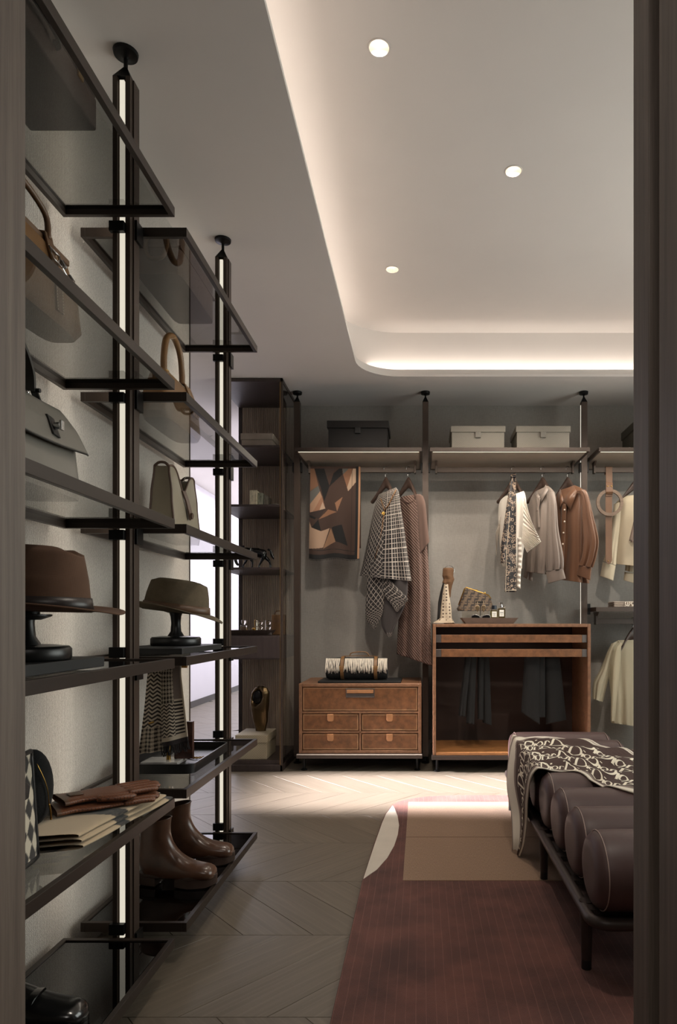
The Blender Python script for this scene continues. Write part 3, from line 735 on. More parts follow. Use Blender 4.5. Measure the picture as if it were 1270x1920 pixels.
m.obj('script_print', 'throw_print', thr, smooth=0)
# ================================================================ goods on the left shelves
def ring(x0, x1, y0, y1, z, n=40, e=4.):
    cx_, cy_, hx, hy = (x0+x1)/2, (y0+y1)/2, (x1-x0)/2, (y1-y0)/2; P = []
    for k in range(n):
        a = 2*pi*(k+.5)/n; c, s_ = cos(a), sin(a); r = (abs(c)**e+abs(s_)**e)**(-1/e); P.append((cx_+hx*c*r, cy_+hy*s_*r, z))
    return P
def loft(m, rings, cap0=True, cap1=True, mi=0):
    n = len(rings[0]); v = [p for r in rings for p in r]; f = []
    for i in range(len(rings)-1):
        for k in range(n): f.append((i*n+k, i*n+(k+1) % n, (i+1)*n+(k+1) % n, (i+1)*n+k))
    if cap0: f.append(tuple(range(n))[::-1])
    if cap1: f.append(tuple((len(rings)-1)*n+k for k in range(n)))
    return m.add(v, f, mi)
leather('suitcase_brown', rgb(74, 56, 48), .5, .1, 10, .2, 350)
leather('bag_brown', rgb(88, 66, 54), .45, .1, 12, .15, 450)
leather('bag_tan', rgb(124, 90, 54), .42, .1, 12, .15, 500)
leather('bag_tan_dark', rgb(96, 68, 42), .42, .1, 12, .15, 500)
leather('bag_grey', rgb(116, 112, 104), .38, .05, 8, .12, 400, .15)
leather('bag_black', rgb(34, 33, 32), .4, .08, 12, .2, 400)
leather('bag_beige', rgb(142, 132, 112), .45, .05, 8, .15, 500, .1)
leather('bag_piping', rgb(92, 70, 58), .45, .08, 12, .15, 500)
plain('thread', rgb(225, 215, 195), .7)
def dashes(m, path, step=.007, ln=.004, r=.0007):
    P = [Vector(p) for p in path]
    for a, b in zip(P, P[1:]):
        L = (b-a).length; k = 0.
        while k+ln < L: m.tube([a.lerp(b, k/L), a.lerp(b, (k+ln)/L)], r, 4); k += step
    return m
leather('bag_grey_dark', rgb(62, 60, 57), .4, .06, 10, .15, 400); fabric('velvet_black', rgb(20, 20, 20), 1., .1, 500, .3, 0.); plain('fringe_dark', rgb(36, 32, 33), .95)
SH = [z+.0006 for z in LV]
# dark suitcase, top shelf
s = thing('suitcase', 'dark brown leather case with bar handle on the top glass shelf', 'suitcase', (-.879, 1.38, SH[0]))
MB().box(-.082, -.265, 0, .082, .265, .078).obj('body', 'suitcase_brown', s, bevel=.006, seg=3)
MB().box(-.082, -.265, .080, .082, .265, .128).obj('lid', 'suitcase_brown', s, bevel=.006, seg=3)
m = MB(); m.sweep(curve([(.083, -.07, .045), (.098, -.065, .052), (.102, 0, .054), (.098, .065, .052), (.083, .07, .045)], 16), .02, .006, up=(0, 0, 1)); m.obj('handle', 'bag_black', s)
for y in (-.18, .18): MB().box(.082, y-.012, .062, .087, y+.012, .095).obj('latch', 'brass', s, bevel=.001)
# large brown box bag, top shelf far bay
s = thing('box_bag', 'large brown leather box bag on the far top glass shelf', 'handbag', (-.912, 2.512, SH[0]))
m = MB(); loft(m, [ring(-.078, .078, -.195, .195, 0, 48, 12), ring(-.078, .078, -.195, .195, .138, 48, 12), ring(-.07, .07, -.19, .19, .146, 48, 12)]); m.obj('body', 'bag_brown', s, smooth=30)
MB().box(-.08, -.197, .092, .08, .197, .098).obj('seam_band', 'bag_piping', s, bevel=.001)
m = MB(); m.tube(curve([(-.035, -.197, .128), (-.035, -.21, .08), (-.02, -.216, .045), (.02, -.216, .045), (.035, -.21, .08), (.035, -.197, .128)], 24), .007, 8); m.obj('handle', 'bag_tan_dark', s, smooth=180)
# tan bag with straps, second shelf near bay
s = thing('strapped_bag', 'tan leather bag with dark buckled straps on the second glass shelf', 'handbag', (-.90, 1.46, SH[1]))
m = MB(); loft(m, [ring(-.045, .045, -.20, .225, 0, 48, 5), ring(-.055, .055, -.21, .238, .02, 48, 6), ring(-.05, .05, -.20, .225, .10, 48, 6), ring(-.032, .032, -.18, .205, .175, 48, 6), ring(-.022, .022, -.17, .195, .188, 48, 6)]); m.obj('body', 'bag_tan', s, smooth=40)
MB().box(-.026, -.18, .180, .026, .205, .196).obj('top_band', 'bag_tan_dark', s, bevel=.003)
for y in (-.10, .10):
    st = MB().sweep([(.058, y, .02), (.054, y, .10), (.036, y, .172), (.03, y, .20), (0, y, .205), (-.03, y, .20)], .03, .004, up=(0, 1, 0)).obj('strap', 'bag_tan_dark', s)
    m = MB(); dashes(m, [(.0606, y-.012, .02), (.0566, y-.012, .10), (.0386, y-.012, .172)]); dashes(m, [(.0606, y+.012, .02), (.0566, y+.012, .10), (.0386, y+.012, .172)]); m.obj('stitching', 'thread', st)
    m = MB(); m.tube([(.052, y-.02, .135), (.052, y+.02, .135), (.044, y+.02, .162), (.044, y-.02, .162)], .003, 6, closed=True); m.obj('buckle', 'steel', s, smooth=180)
for sx in (1, -1): MB().tube(curve([(sx*.03, -.1, .19), (sx*.028, -.09, .245), (sx*.02, 0, .275), (sx*.028, .09, .245), (sx*.03, .1, .19)], 24), .007, 8).obj('handle', 'bag_tan_dark', s, smooth=180)
m = MB(); m.cyl((.034, .135, .16), (.04, .185, .125), .0035); m.cyl((.034, .15, .165), (.042, .15, .15), .006); m.cyl((.036, .18, .145), (.046, .18, .13), .006); m.obj('buckle', 'steel', s)
# tan bag with round handle, second shelf far bay
s = thing('handle_bag', 'tan leather bag with tall rolled handle and white stitching', 'handbag', (-.915, 2.47, SH[1]))
m = MB(); loft(m, [ring(-.05, .05, -.175, .165, 0, 48, 5), ring(-.058, .058, -.19, .178, .02, 48, 5), ring(-.052, .052, -.18, .17, .10, 48, 5), ring(-.035, .035, -.155, .15, .165, 48, 5), ring(-.02, .02, -.14, .14, .185, 48, 4)]); m.obj('body', 'bag_tan', s, smooth=40)
h = MB().tube(curve([(0, -.088, .16), (0, -.090, .24), (0, -.066, .315), (0, 0, .348), (0, .066, .315), (0, .090, .24), (0, .088, .16)], 32), .0115, 10).obj('handle', 'bag_tan', s, smooth=180)
for y in (-.088, .088): MB().tube([(.016*cos(a), y+.018*sin(a), .19) for a in [2*pi*i/12 for i in range(12)]], .0022, 6, closed=True).obj('ring', 'brass', s, smooth=180)
m = MB(); dashes(m, [(.0115, -.088, .19), (.0115, -.090, .24), (.0115, -.066, .313), (.0115, 0, .346)]); dashes(m, [(.0115, .088, .19), (.0115, .090, .24), (.0115, .066, .313)]); m.obj('stitching', 'thread', h)
fl = MB().sweep([(-.03, .06, .188), (0, .06, .196), (.03, .06, .186), (.052, .06, .13), (.062, .06, .07)], .06, .005, up=(0, 1, 0)).obj('flap', 'bag_tan', s)
m = MB(); dashes(m, [(.0355, .034, .188), (.056, .034, .13), (.0655, .034, .07)]); dashes(m, [(.0355, .086, .188), (.056, .086, .13), (.0655, .086, .07)]); m.obj('stitching', 'thread', fl)
m = MB(); m.cbox((.066, .06, .075), (.006, .03, .018)); m.cyl((.066, .06, .075), (.078, .06, .075), .006); m.obj('clasp', 'brass', s)
m = MB(); dashes(m, [(.048, -.17, .125), (.037, -.15, .165), (.037, .02, .168)]); dashes(m, [(.05, .11, .14), (.05, .16, .12)]); m.obj('stitching', 'thread', s)
# grey flap handbag, third shelf near bay
s = thing('flap_handbag', 'grey leather handbag with black turn lock and black handle', 'handbag', (-.90, 1.42, SH[2]))
m = MB(); loft(m, [ring(-.075, .062, -.22, .245, 0, 48, 8), ring(-.078, .064, -.225, .250, .03, 48, 8), ring(-.07, .056, -.215, .238, .13, 48, 8), ring(-.045, .03, -.18, .19, .205, 48, 8), ring(-.03, .015, -.16, .165, .214, 48, 6)]); m.obj('body', 'bag_grey', s, smooth=40)
def flapf(u, v):
    yb = lerp(-.225, .252, u); y = lerp(lerp(-.16, .168, u), yb, interp(v, [(0, 0.), (.25, .25), (.6, .75), (1, 1.)]))
    z = interp(v, [(0, .218), (.3, .206), (.62, .165), (1, .118)])-.014*sin(pi*u)*v
    x = interp(v, [(0, -.01), (.3, .034), (.62, .056), (1, .072)])
    if u > .97 or u < .03: x -= .006
    return (x, y, z)
fl = MB().grid(flapf, 28, 16).obj('flap', 'bag_grey', s, smooth=180, solid=.005)
m = MB(); m.tube([Vector(flapf(k/24, 1.))+Vector((.001, 0, -.001)) for k in range(25)], .0026, 6); m.obj('flap_edge', 'bag_black', fl, smooth=180)
m = MB(); m.prism([(.086, .125), (.112, .121), (.112, .166), (.086, .170)], .066, .074, 'x'); 
for i in range(len(m.v)):
    x, y, z = m.v[i]; m.v[i] = (x-(z-.12)*.35+.002, y, z)
lk = m.obj('lock_plate', 'bag_black', s, bevel=.001)
m = MB(); m.cyl((.068, .099, .146), (.082, .099, .147), .008); m.cbox((.084, .099, .147), (.006, .012, .022)); m.obj('turn_lock', 'steel', lk, bevel=.001)
m = MB(); m.sweep(curve([(.0, -.115, .215), (.004, -.11, .27), (.006, -.06, .325), (.006, 0, .338), (.006, .06, .325), (.004, .105, .275), (.0, .118, .232)], 30), .026, .008, up=(1, 0, 0)); m.obj('handle', 'bag_grey_dark', s) if 'bag_grey_dark' in MATS else m.obj('handle', 'bag_black', s)
for y, sg in ((-.118, -1), (.122, 1)):
    m = MB(); m.sweep([(.006, y, .238), (.018, y+.006*sg, .20), (.036, y+.012*sg, .175)], .014, .006, up=(1, 0, .3)); m.cyl((.002, y, .234), (.022, y, .234), .005); m.obj('handle_tab', 'black_satin', s)
    m = MB(); m.ell((.041, y+.012*sg, .174), (.005, .006, .006), 10); m.ell((.0, y-.014*sg, .226), (.005, .005, .006), 10); m.obj('stud', 'chrome', s)
# beige tote, third shelf far bay
s = thing('beige_tote', 'beige leather tote with brown piping and a dipped top', 'handbag', (-.917, 2.495, SH[2]))
def tz(y): return .262-.078*exp(-((y-.005)/.055)**2)-.01*(abs(y)/.135)**6
def wallf(sx):
    def f(u, v):
        y = lerp(-.135, .135, u); z = v*tz(y); hx = interp(v, [(0, .046), (.12, .050), (.6, .040), (1, .028)])
        ed = max(0, (abs(y)-.118)/.017); return (sx*hx*(1-.10*ed), y*interp(v, [(0, .96), (.1, 1.), (1, .97)]), z)
    return f
m = MB(); m.grid(wallf(1), 30, 20); m.grid(wallf(-1), 30, 20)
for e in (0., 1.): m.grid(lambda u, v, e=e: tuple(lerp(a, b, u) for a, b in zip(wallf(-1)(e, v), wallf(1)(e, v))), 6, 20)
m.grid(lambda u, v: tuple(lerp(a, b, v) for a, b in zip(wallf(-1)(u, 0), wallf(1)(u, 0))), 30, 4)
m.grid(lambda u, v: tuple(lerp(a, b, v)-(.012 if k == 2 else 0) for k, (a, b) in enumerate(zip(wallf(-1)(u, 1), wallf(1)(u, 1)))), 30, 4)
m.obj('body', 'bag_beige', s, smooth=50, weld=True)
for sx in (1, -1):
    m = MB(); path = [Vector(wallf(sx)(0, v/12)) for v in range(13)]+[Vector(wallf(sx)(k/30, 1.)) for k in range(31)]+[Vector(wallf(sx)(1, 1-v/12)) for v in range(13)]
    m.tube(path, .0042, 6); m.obj('piping', 'bag_piping', s, smooth=180)
for e in (0., 1.):
    m = MB(); a = Vector(wallf(-1)(e, 1)); b = Vector(wallf(1)(e, 1)); m.tube(curve([a, a.lerp(b, .3)+Vector((0, 0, .012)), a.lerp(b, .7)+Vector((0, 0, .012)), b], 10), .005, 6); m.obj('piping', 'bag_piping', s, smooth=180)
st = MB().sweep([(-.03, .0, .178), (0, .0, .192), (.032, .0, .186), (.044, .004, .15), (.050, .012, .115), (.053, .022, .085)], .032, .005, up=(0, 1, .2)).obj('closing_strap', 'bag_piping', s)
m = MB(); m.cyl((.050, .016, .098), (.060, .016, .097), .011, 16); m.obj('snap', 'bag_piping', st)
m = MB(); m.tube([(.0+.012*cos(a), .128, .255+.012*sin(a)) for a in [2*pi*i/14 for i in range(14)]], .002, 6, closed=True); m.obj('ring', 'chrome', s, smooth=180)

# ---------------------------------------------------------------- hats, stands and trays
fabric('felt_brown', rgb(86, 62, 46), .95, .08, 900, .3, .0, 20)
fabric('felt_olive', rgb(98, 86, 68), .95, .1, 500, .6, .0, 60)
leather('hat_band', rgb(40, 34, 32), .35, .1, 20, .1, 500); leather('hat_band_brown', rgb(92, 68, 50), .45, .1, 20, .1, 500)
def hat(name, label, loc, rz, crx, cry, brx, bry, h, mat, bandmat, tilt, droop):
    o = thing(name, label, 'hat', loc, rz)
    def cr(u, v):
        a = 2*pi*u; s_ = interp(v, [(0, 1.0), (.45, .93), (.75, .84), (.88, .70), (1, .0)])
        z = h*interp(v, [(0, 0.), (.45, .52), (.75, .92), (.88, 1.0), (1, .90)])
        x = crx*s_*cos(a); y = cry*s_*sin(a)
        if v > .6: z -= .026*exp(-(y/.026)**2)*min(1, (v-.6)/.3)*(1 if abs(x) < crx*.75 else .6)
        pin = .018*exp(-((x-crx*.55)/.04)**2)*max(0, (v-.35))*1.2; y *= 1-pin/.1
        return (x, y, z)
    m = MB(); m.grid(cr, 48, 22, wrap=True); m.obj('crown', mat, o, smooth=180, weld=True)
    def br(u, v):
        a = 2*pi*u; rx = lerp(crx*.985, brx, v); ry = lerp(cry*.985, bry, v)
        return (rx*cos(a), ry*sin(a), .003+.004*v+droop*(v**1.6)*cos(a)+.010*(v**2)*abs(sin(a))**1.5-.008*v*v*(1-abs(sin(a))))
    m = MB(); m.grid(br, 60, 10, wrap=True); m.obj('brim', mat, o, smooth=180, solid=.0035)
    def bd(u, v):
        a = 2*pi*u; s_ = lerp(1.02, .985, v); return (crx*s_*cos(a), cry*s_*sin(a), .005+.026*v)
    m = MB(); m.grid(bd, 48, 2, wrap=True); b = m.obj('band', bandmat, o, smooth=180, solid=.0025)
    for v_ in (.12, .88):
        MB().tube([Vector(bd(k/48, v_))*1.003 for k in range(48)], .0009, 4, closed=True).obj('band_seam', mat, b)
    o.rotation_euler = (tilt[0], tilt[1], rz)
    return o
def hat_stand(label, loc, r, zt, tl):
    o = thing('hat_stand', label, 'hat stand', loc)
    MB().lathe([(r*.97, 0), (r, .004), (r, .024), (r*.94, .030), (r*.90, .030), (r*.62, .033)], n=40).obj('base', 'black_satin', o, smooth=60)
    MB().lathe([(.030, .0305), (.028, .036), (.019, .05), (.0165, .08), (.019, .105), (.025, .125), (.028, zt-.012), (.05, zt-.004), (.05, zt)], n=28).obj('stem', 'black_satin', o, smooth=60)
z0 = SH[3]
MB_ = tag(MB().box(-1.00, 1.12, z0, -.757, 1.60, z0+.024).obj('display_board', 'black_matte', None, bevel=.002), 'black display board under the brown fedora stand', 'board')
tag(MB().box(-1.01, 2.17, z0, -.775, 2.60, z0+.020).obj('display_board', 'black_matte', None, bevel=.002), 'black display board under the olive hat stand', 'board')
hat_stand('black turned hat stand under the brown fedora', (-.845, 1.43, z0+.0245), .088, .098, 0)
hat_stand('black turned hat stand under the olive felt hat', (-.898, 2.45, z0+.0205), .088, .130, 0)
hat('fedora', 'brown felt fedora with a black leather band', (-.825, 1.43, z0+.128), 0, .114, .092, .180, .158, .138, 'felt_brown', 'hat_band', (0, radians(1)), -.002)
hat('felt_hat', 'olive felt trilby with a thin brown band', (-.898, 2.45, z0+.140), radians(8), .118, .092, .168, .145, .120, 'felt_olive', 'hat_band_brown', (0, radians(7)), -.020)

# ---------------------------------------------------------------- argyle bag, scarf, gloves
def argyle(p):
    y, z = p; a = y/.034+z/.048; b = y/.034-z/.048
    A, B = math.floor(a), math.floor(b)
    fa, fb = a-A, b-B
    if (A+B) % 2 == 0: c = rgb(205, 196, 176)
    else: c = rgb(40, 38, 36)
    for f_ in ((a+.5) % 1, (b+.5) % 1):
        if abs(f_-.5) < .018: c = rgb(120, 112, 100)
    return c
colattr('argyle_knit', .9, .5, 800)
s = thing('argyle_bag', 'cream and black argyle bag beside the brown gloves', 'handbag', (-.87, 1.295, SH[4]))
def ab(u, v):
    y = lerp(-.15, .135, u); z = lerp(.012, .235, v); bul = .055*(1-.25*(2*u-1)**4)*(1-.35*v)
    return (bul+.008, y, z)
m = MB(); m.grid(ab, 90, 90, col=lambda u, v: argyle((lerp(-.15, .135, u), lerp(.012, .235, v)))); m.obj('argyle_front', 'argyle_knit', s, smooth=180, solid=.003)
m = MB(); loft(m, [ring(-.065, .052, -.15, .135, 0, 48, 8), ring(-.068, .058, -.152, .137, .02, 48, 8), ring(-.055, .036, -.148, .133, .225, 48, 8), ring(-.045, .03, -.14, .125, .24, 48, 8)]); m.obj('body', 'bag_black', s, smooth=40)
m = MB(); pa = [Vector(ab(0, k/10)) for k in range(11)]+[Vector(ab(k/10, 1)) for k in range(11)]+[Vector(ab(1, 1-k/10)) for k in range(11)]+[Vector(ab(1-k/10, 0)) for k in range(11)]
m.tube(pa, .0055, 8, closed=True); m.obj('piping', 'bag_black', s, smooth=180)
m = MB(); m.tube(curve([(0, -.07, .235), (.0, -.06, .30), (0, .03, .31), (0, .085, .29), (0, .09, .235)], 20), .010, 8); m.obj('handle', 'bag_black', s, smooth=180)
m = MB(); m.prism([(.02, .145), (.075, .15), (.08, .175), (.06, .19), (.02, .185)], .060, .068, 'x'); m.obj('leather_badge', 'bag_black', s, bevel=.003)
pz = MB(); pz.ell((.012, .182, .145), (.040, .045, .085), 20, k=14); po = pz.obj('side_pouch', 'velvet_black', s, smooth=180) if 'velvet_black' in MATS else pz.obj('side_pouch', 'black_matte', s, smooth=180)
m = MB(); m.tube(curve([(.040, .15, .205), (.050, .16, .17), (.054, .168, .14), (.053, .174, .11)], 12), .0010, 5); m.tube(curve([(.053, .174, .112), (.054, .178, .095), (.053, .182, .075)], 8), .0022, 6); m.obj('zip_pull', 'brass', po, smooth=180)
# folded check scarf
def checks(x, y):
    bx = .5+.5*sin(2*pi*y/.24+1.2); by = .5+.5*sin(2*pi*x/.24+.4); d = rgb(44, 42, 40); l = rgb(188, 168, 138)
    k = (1 if bx > .90 else 0)+(1 if by > .90 else 0)
    return l if k == 0 else (rgb(70, 66, 60) if k == 1 and (int(x*400)+int(y*400)) % 2 else d)
colattr('check_wool', .95, .6, 700)
s = thing('folded_scarf', 'folded beige and black checked wool scarf under the gloves', 'scarf', (-.87, 1.66, SH[4]))
for i in range(3):
    z_ = .0065+i*.0125
    def sl(u, v, i=i, z_=z_):
        # closed flat oval section swept along y
        a = 2*pi*u; c, s_ = cos(a), sin(a); e = .25
        x = math.copysign(abs(c)**e, c)*(.135-.006*i); z = math.copysign(abs(s_)**.8, s_)*.0062
        y = lerp(-.20, .215-.02*i, v)
        return (x+.004*sin(9*v+i)+(v-.5)*.045, y+x*.30, z_+z+.0015*sin(7*v+5*x+i))
    m = MB(); m.grid(sl, 60, 70, wrap=True, col=lambda u, v, i=i: checks(sl(u, v)[0]+.06*i, sl(u, v)[1]))
    m.obj('fold', 'check_wool', s, smooth=180)
t = NT('woven_glove'); v = t.co((1, 1, 1), rot=(0, 0, .785)); ck = t.n('ShaderNodeTexBrick'); t.put(ck.inputs[0], v); ck.inputs['Scale'].default_value = 55; ck.inputs['Mortar Size'].default_value = .03; ck.inputs['Brick Width'].default_value = .6
ck.inputs['Color1'].default_value = (*rgb(122, 76, 50), 1); ck.inputs['Color2'].default_value = (*rgb(112, 68, 44), 1); ck.inputs['Mortar'].default_value = (*rgb(66, 38, 26), 1)
t.set(Base_Color=ck.outputs[0], Roughness=.45); t.bump(ck.outputs[1], -.6, .002)
def glove(label, loc, rz, thumb):
    o = thing('leather_glove', label, 'glove', loc, rz, 'pair of woven leather gloves'); o.scale = (1.1, 1.1, 1)
    def pal(u, v):
        a = 2*pi*u; w_ = interp(v, [(0, .050), (.25, .042), (.55, .050), (1, .046)]); c, s_ = cos(a), sin(a)
        return (lerp(-.125, .03, v), w_*math.copysign(abs(c)**.5, c), .0095+.008*math.copysign(abs(s_)**.8, s_)*(1-.25*v))
    m = MB(); m.grid(pal, 28, 16, wrap=True); m.obj('palm', 'woven_glove', o, smooth=180)
    for k, (yy, L) in enumerate(((-.036, .062), (-.012, .078), (.012, .084), (.036, .074))):
        m = MB(); m.tube(curve([(.015, yy, .0095), (.03+L*.5, yy*1.02, .0095), (.025+L, yy*1.0, .008)], 8), [.0125]*7+[.011, .004], 10, flat=.62); m.obj('finger', 'woven_glove', o, smooth=180)
    m = MB(); m.tube(curve([(-.055, .045*thumb, .009), (-.015, .066*thumb, .009), (.022, .070*thumb, .008)], 8), [.014]*6+[.013, .010, .004], 10, flat=.6); m.obj('thumb', 'woven_glove', o, smooth=180)
    MB().box(-.105, -.014, .0178, -.075, .016, .0205).obj('snap_tab', 'hat_band_brown', o, bevel=.003)
    m = MB(); m.grid(lambda u, v: tuple(x*(1.03 if i else 1) for i, x in enumerate(pal(u, v*.06))), 28, 2, wrap=True); m.obj('cuff', 'hat_band_brown', o, smooth=180)
glove('lower woven brown leather glove lying on the checked scarf', (-.800, 1.735, SH[4]+.0375), radians(38), 1)
glove('upper woven brown leather glove with snap tab, on top of the pair', (-.806, 1.765, SH[4]+.0565), radians(44), -1)

# ---------------------------------------------------------------- tray with display stand and hanging scarf
def rtray(o, x0, y0, x1, y1, h, r, matn, t_=.006):
    A = rrect(x0, y0, x1, y1, r, 8); B = rrect(x0+t_, y0+t_, x1-t_, y1-t_, r-t_, 8); n = len(A)
    v = [(p[0], p[1], 0) for p in A]+[(p[0], p[1], h) for p in A]+[(p[0], p[1], h) for p in B]+[(p[0], p[1], .006) for p in B]
    f = [tuple(range(n))[::-1], tuple(range(3*n, 4*n))]
    for k in range(3):
        for i in range(n): f.append((k*n+i, k*n+(i+1) % n, (k+1)*n+(i+1) % n, (k+1)*n+i))
    MB().add(v, f).obj('tray_body', matn, o, smooth=30)
s = thing('black_tray', 'black rounded metal tray with a jewellery stand on it', 'tray', (-.893, 2.46, SH[4]))
rtray(s, -.127, -.215, .127, .215, .032, .03, 'black_satin')
plain('white_marble', rgb(176, 174, 172), .2, 0, .25, 9); wood('rosewood', rgb(42, 26, 22), rgb(78, 50, 42), (8, 50, 50), .3)
zt = SH[4]+.0066
s = thing('display_stand', 'dark wooden display stand with brass post and marble foot', 'stand', (-.90, 2.45, zt))
MB().box(-.085, -.105, 0, .045, -.01, .012).obj('marble_foot', 'white_marble', s, bevel=.002)
MB().box(.012, -.045, .012, .078, -.025, .145).obj('upright_panel', 'rosewood', s, bevel=.002)
MB().cyl((-.004, -.055, .012), (-.004, -.055, .345), .0075, 16).obj('post', 'brass', s, smooth=40)
MB().cyl((-.078, -.055, .345), (.062, -.055, .345), .006, 12).obj('top_bar', 'brass', s, smooth=40)
def hound(a, b):
    i, j = math.floor(a), math.floor(b); fa, fb = a-i, b-j
    if i % 2 and j % 2: return 1
    if not i % 2 and not j % 2: return 0
    return 1 if (fa+fb) % .5 < .25 else 0
def scarfcol(x, z, tail):
    d, l = rgb(40, 32, 30), rgb(196, 182, 162)
    if tail == 0:
        if z > -.205 and z < -.03:
            return d if ((z*1.0+abs((x*38) % 1-.5)*.018) % .013) < .0065 else l
        return d if hound(x/.0065, z/.0065) else l
    if z < -.245: return rgb(38, 30, 32)
    if z < -.232 or x > .041: return l
    if x > .006: return (d if (z % .0115) < .0055 else l) if z < -.115 else rgb(120, 106, 98)
    if z < -.125: return d if ((z+abs((x*45) % 1-.5)*.014) % .011) < .0055 else l
    return d if hound(x/.0065, z/.0065) else l
colattr('scarf_weave', .95, .4, 900)
s = thing('check_scarf', 'black and cream houndstooth scarf hanging over the display stand', 'scarf', (-.90, 2.395, zt+.351))
def tl0(u, v):
    w_ = lerp(.022, .044, v); x = lerp(-1, 1, u)*w_; z = -.320*v
    return (-.044-.012*v+x, -.012-.012*sin(min(1, v*6)*pi/2)-.010*cos(x*120)*v, z+.004+.012*u*v)
m = MB(); m.grid(tl0, 60, 200, col=lambda u, v: scarfcol(lerp(-.03, .03, u), -.285*v, 0)); m.obj('left_tail', 'scarf_weave', s, smooth=180, solid=.003)
def tl1(u, v):
    w_ = lerp(.034, .046, v); x = lerp(-1, 1, u)*w_; z = -.295*v
    return (.014+.014*v+x, -.016-.014*sin(min(1, v*6)*pi/2)-.012*cos(x*70+1)*v, z+.004+.022*u*v)
m = MB(); m.grid(tl1, 80, 200, col=lambda u, v: scarfcol(lerp(-.048, .048, u), -.26*v, 1)); tl = m.obj('right_tail', 'scarf_weave', s, smooth=180, solid=.003)
m = MB(); m.grid(lambda u, v: (lerp(-.075, .062, u), .012*cos(pi*v)-.0, .006+.011*sin(pi*v)), 20, 8, col=lambda u, v: rgb(120, 106, 98)); m.obj('top_fold', 'scarf_weave', s, smooth=180, solid=.003)
m = MB(); random.seed(3)
for k in range(42):
    a = Vector(tl1(k/41, 1)); m.tube(curve([a+Vector((0, 0, .004)), a+Vector((random.uniform(-.003, .004), random.uniform(-.004, .002), -.014)), a+Vector((random.uniform(-.006, .010), random.uniform(-.008, .0), -.03+random.uniform(-.006, .004)))], 5), .0016, 4)
m.obj('fringe', 'fringe_dark', tl) if 'fringe_dark' in MATS else m.obj('fringe', 'bag_black', tl)
m = MB(); a = Vector(tl0(.5, .66)); m.cyl(a+Vector((-.008, -.006, -.002)), a+Vector((.010, -.006, .004)), .003); m.obj('pin', 'brass', s)
# brass bracelet on the tray
s = thing('chain_bracelet', 'brass chain bracelet lying in the black tray', 'bracelet', (-.83, 2.47, zt))
m = MB()
for k in range(22):
    x = lerp(-.075, .045, k/21); y = .012*sin(k*.35)
    m.tube([(x+.0055*cos(a), y+.0045*sin(a)*(1 if k % 2 else .4), .0045+.0032*sin(a)*(0.2 if k % 2 else 1)) for a in [2*pi*i/8 for i in range(8)]], .0014, 5, closed=True)
m.obj('links', 'brass', s, smooth=180)
MB().tube([(-.085+.008*cos(a), .0+.008*sin(a), .003) for a in [2*pi*i/12 for i in range(12)]], .0016, 5, closed=True).obj('clasp_ring', 'brass', s, smooth=180)

# ---------------------------------------------------------------- boots and shoe
def boot(o, rings, sole, mats, hw=.047, shaft=True):
    n = 28; R_ = []
    for A, B, w_ in rings:
        A = Vector((A[0], 0, A[1])); B = Vector((B[0], 0, B[1])); c = (A+B)/2; d = (A-B)/2; P = []
        for k in range(n):
            a = 2*pi*k/n; ca, sa = cos(a), sin(a)
            e = .85; P.append(c+d*(math.copysign(abs(ca)**e, ca))+Vector((0, w_*math.copysign(abs(sa)**e, sa), 0)))
        R_.append(P)
    m = MB(); loft(m, R_, True, False); up = m.obj('upper', mats[0], o, smooth=180, sub=1)
    P = []
    for k in range(44):
        a = 2*pi*k/44; c, s_ = cos(a), sin(a); x = sole[0]+(sole[1]-sole[0])*(.5+.5*math.copysign(abs(c)**.8, c))
        f_ = (x-sole[0])/(sole[1]-sole[0]); w_ = interp(f_, [(0, .031), (.15, .034), (.45, .032), (.72, .050), (.9, .046), (1, .034)])
        P.append((x, w_*math.copysign(abs(s_)**.75, s_)))
    zz = sole[2]
    MB().prism(P, zz, zz+.012).obj('sole', mats[1], o, bevel=.002)
    P2 = [(x, y) for x, y in P if x < sole[0]+.075]
    P2.sort(key=lambda p: math.atan2(p[1], p[0]-sole[0]-.04)); MB().prism(P2, 0, zz).obj('heel', mats[1], o, bevel=.002)
    P3 = [(x, y*.97) for x, y in P if x > sole[0]+.12]; P3.sort(key=lambda p: math.atan2(p[1], p[0]-sole[0]-.19))
    v = [(x, y, max(0., (x-sole[1]+.03)*.25)) for x, y in P3]; nn = len(P3); v += [(x, y, zz) for x, y in P3]
    MB().add(v, [tuple(range(nn))[::-1], tuple(range(nn, 2*nn))]+[(i, (i+1) % nn, nn+(i+1) % nn, nn+i) for i in range(nn)]).obj('forepart', mats[1], o)
    return up
leather('boot_brown', rgb(76, 51, 37), .3, .22, 16, .12, 300, .25, .25); plain('boot_sole', rgb(52, 36, 28), .5, 0, .1)
leather('shoe_black', rgb(16, 16, 16), .22, .1, 10, .05, 300, .1, .5)
BR = [((.268, .038), (.268, .030), .010), ((.262, .058), (.262, .022), .034), ((.245, .070), (.245, .018), .044), ((.20, .074), (.20, .016), .049), ((.165, .088), (.14, .016), .046), ((.138, .110), (.08, .018), .041),
      ((.120, .135), (.03, .020), .037), ((.110, .155), (-.004, .05), .036), ((.104, .178), (-.006, .10), .037), ((.103, .202), (.0, .15), .039), ((.106, .226), (.004, .208), .041), ((.107, .232), (.004, .216), .041)]
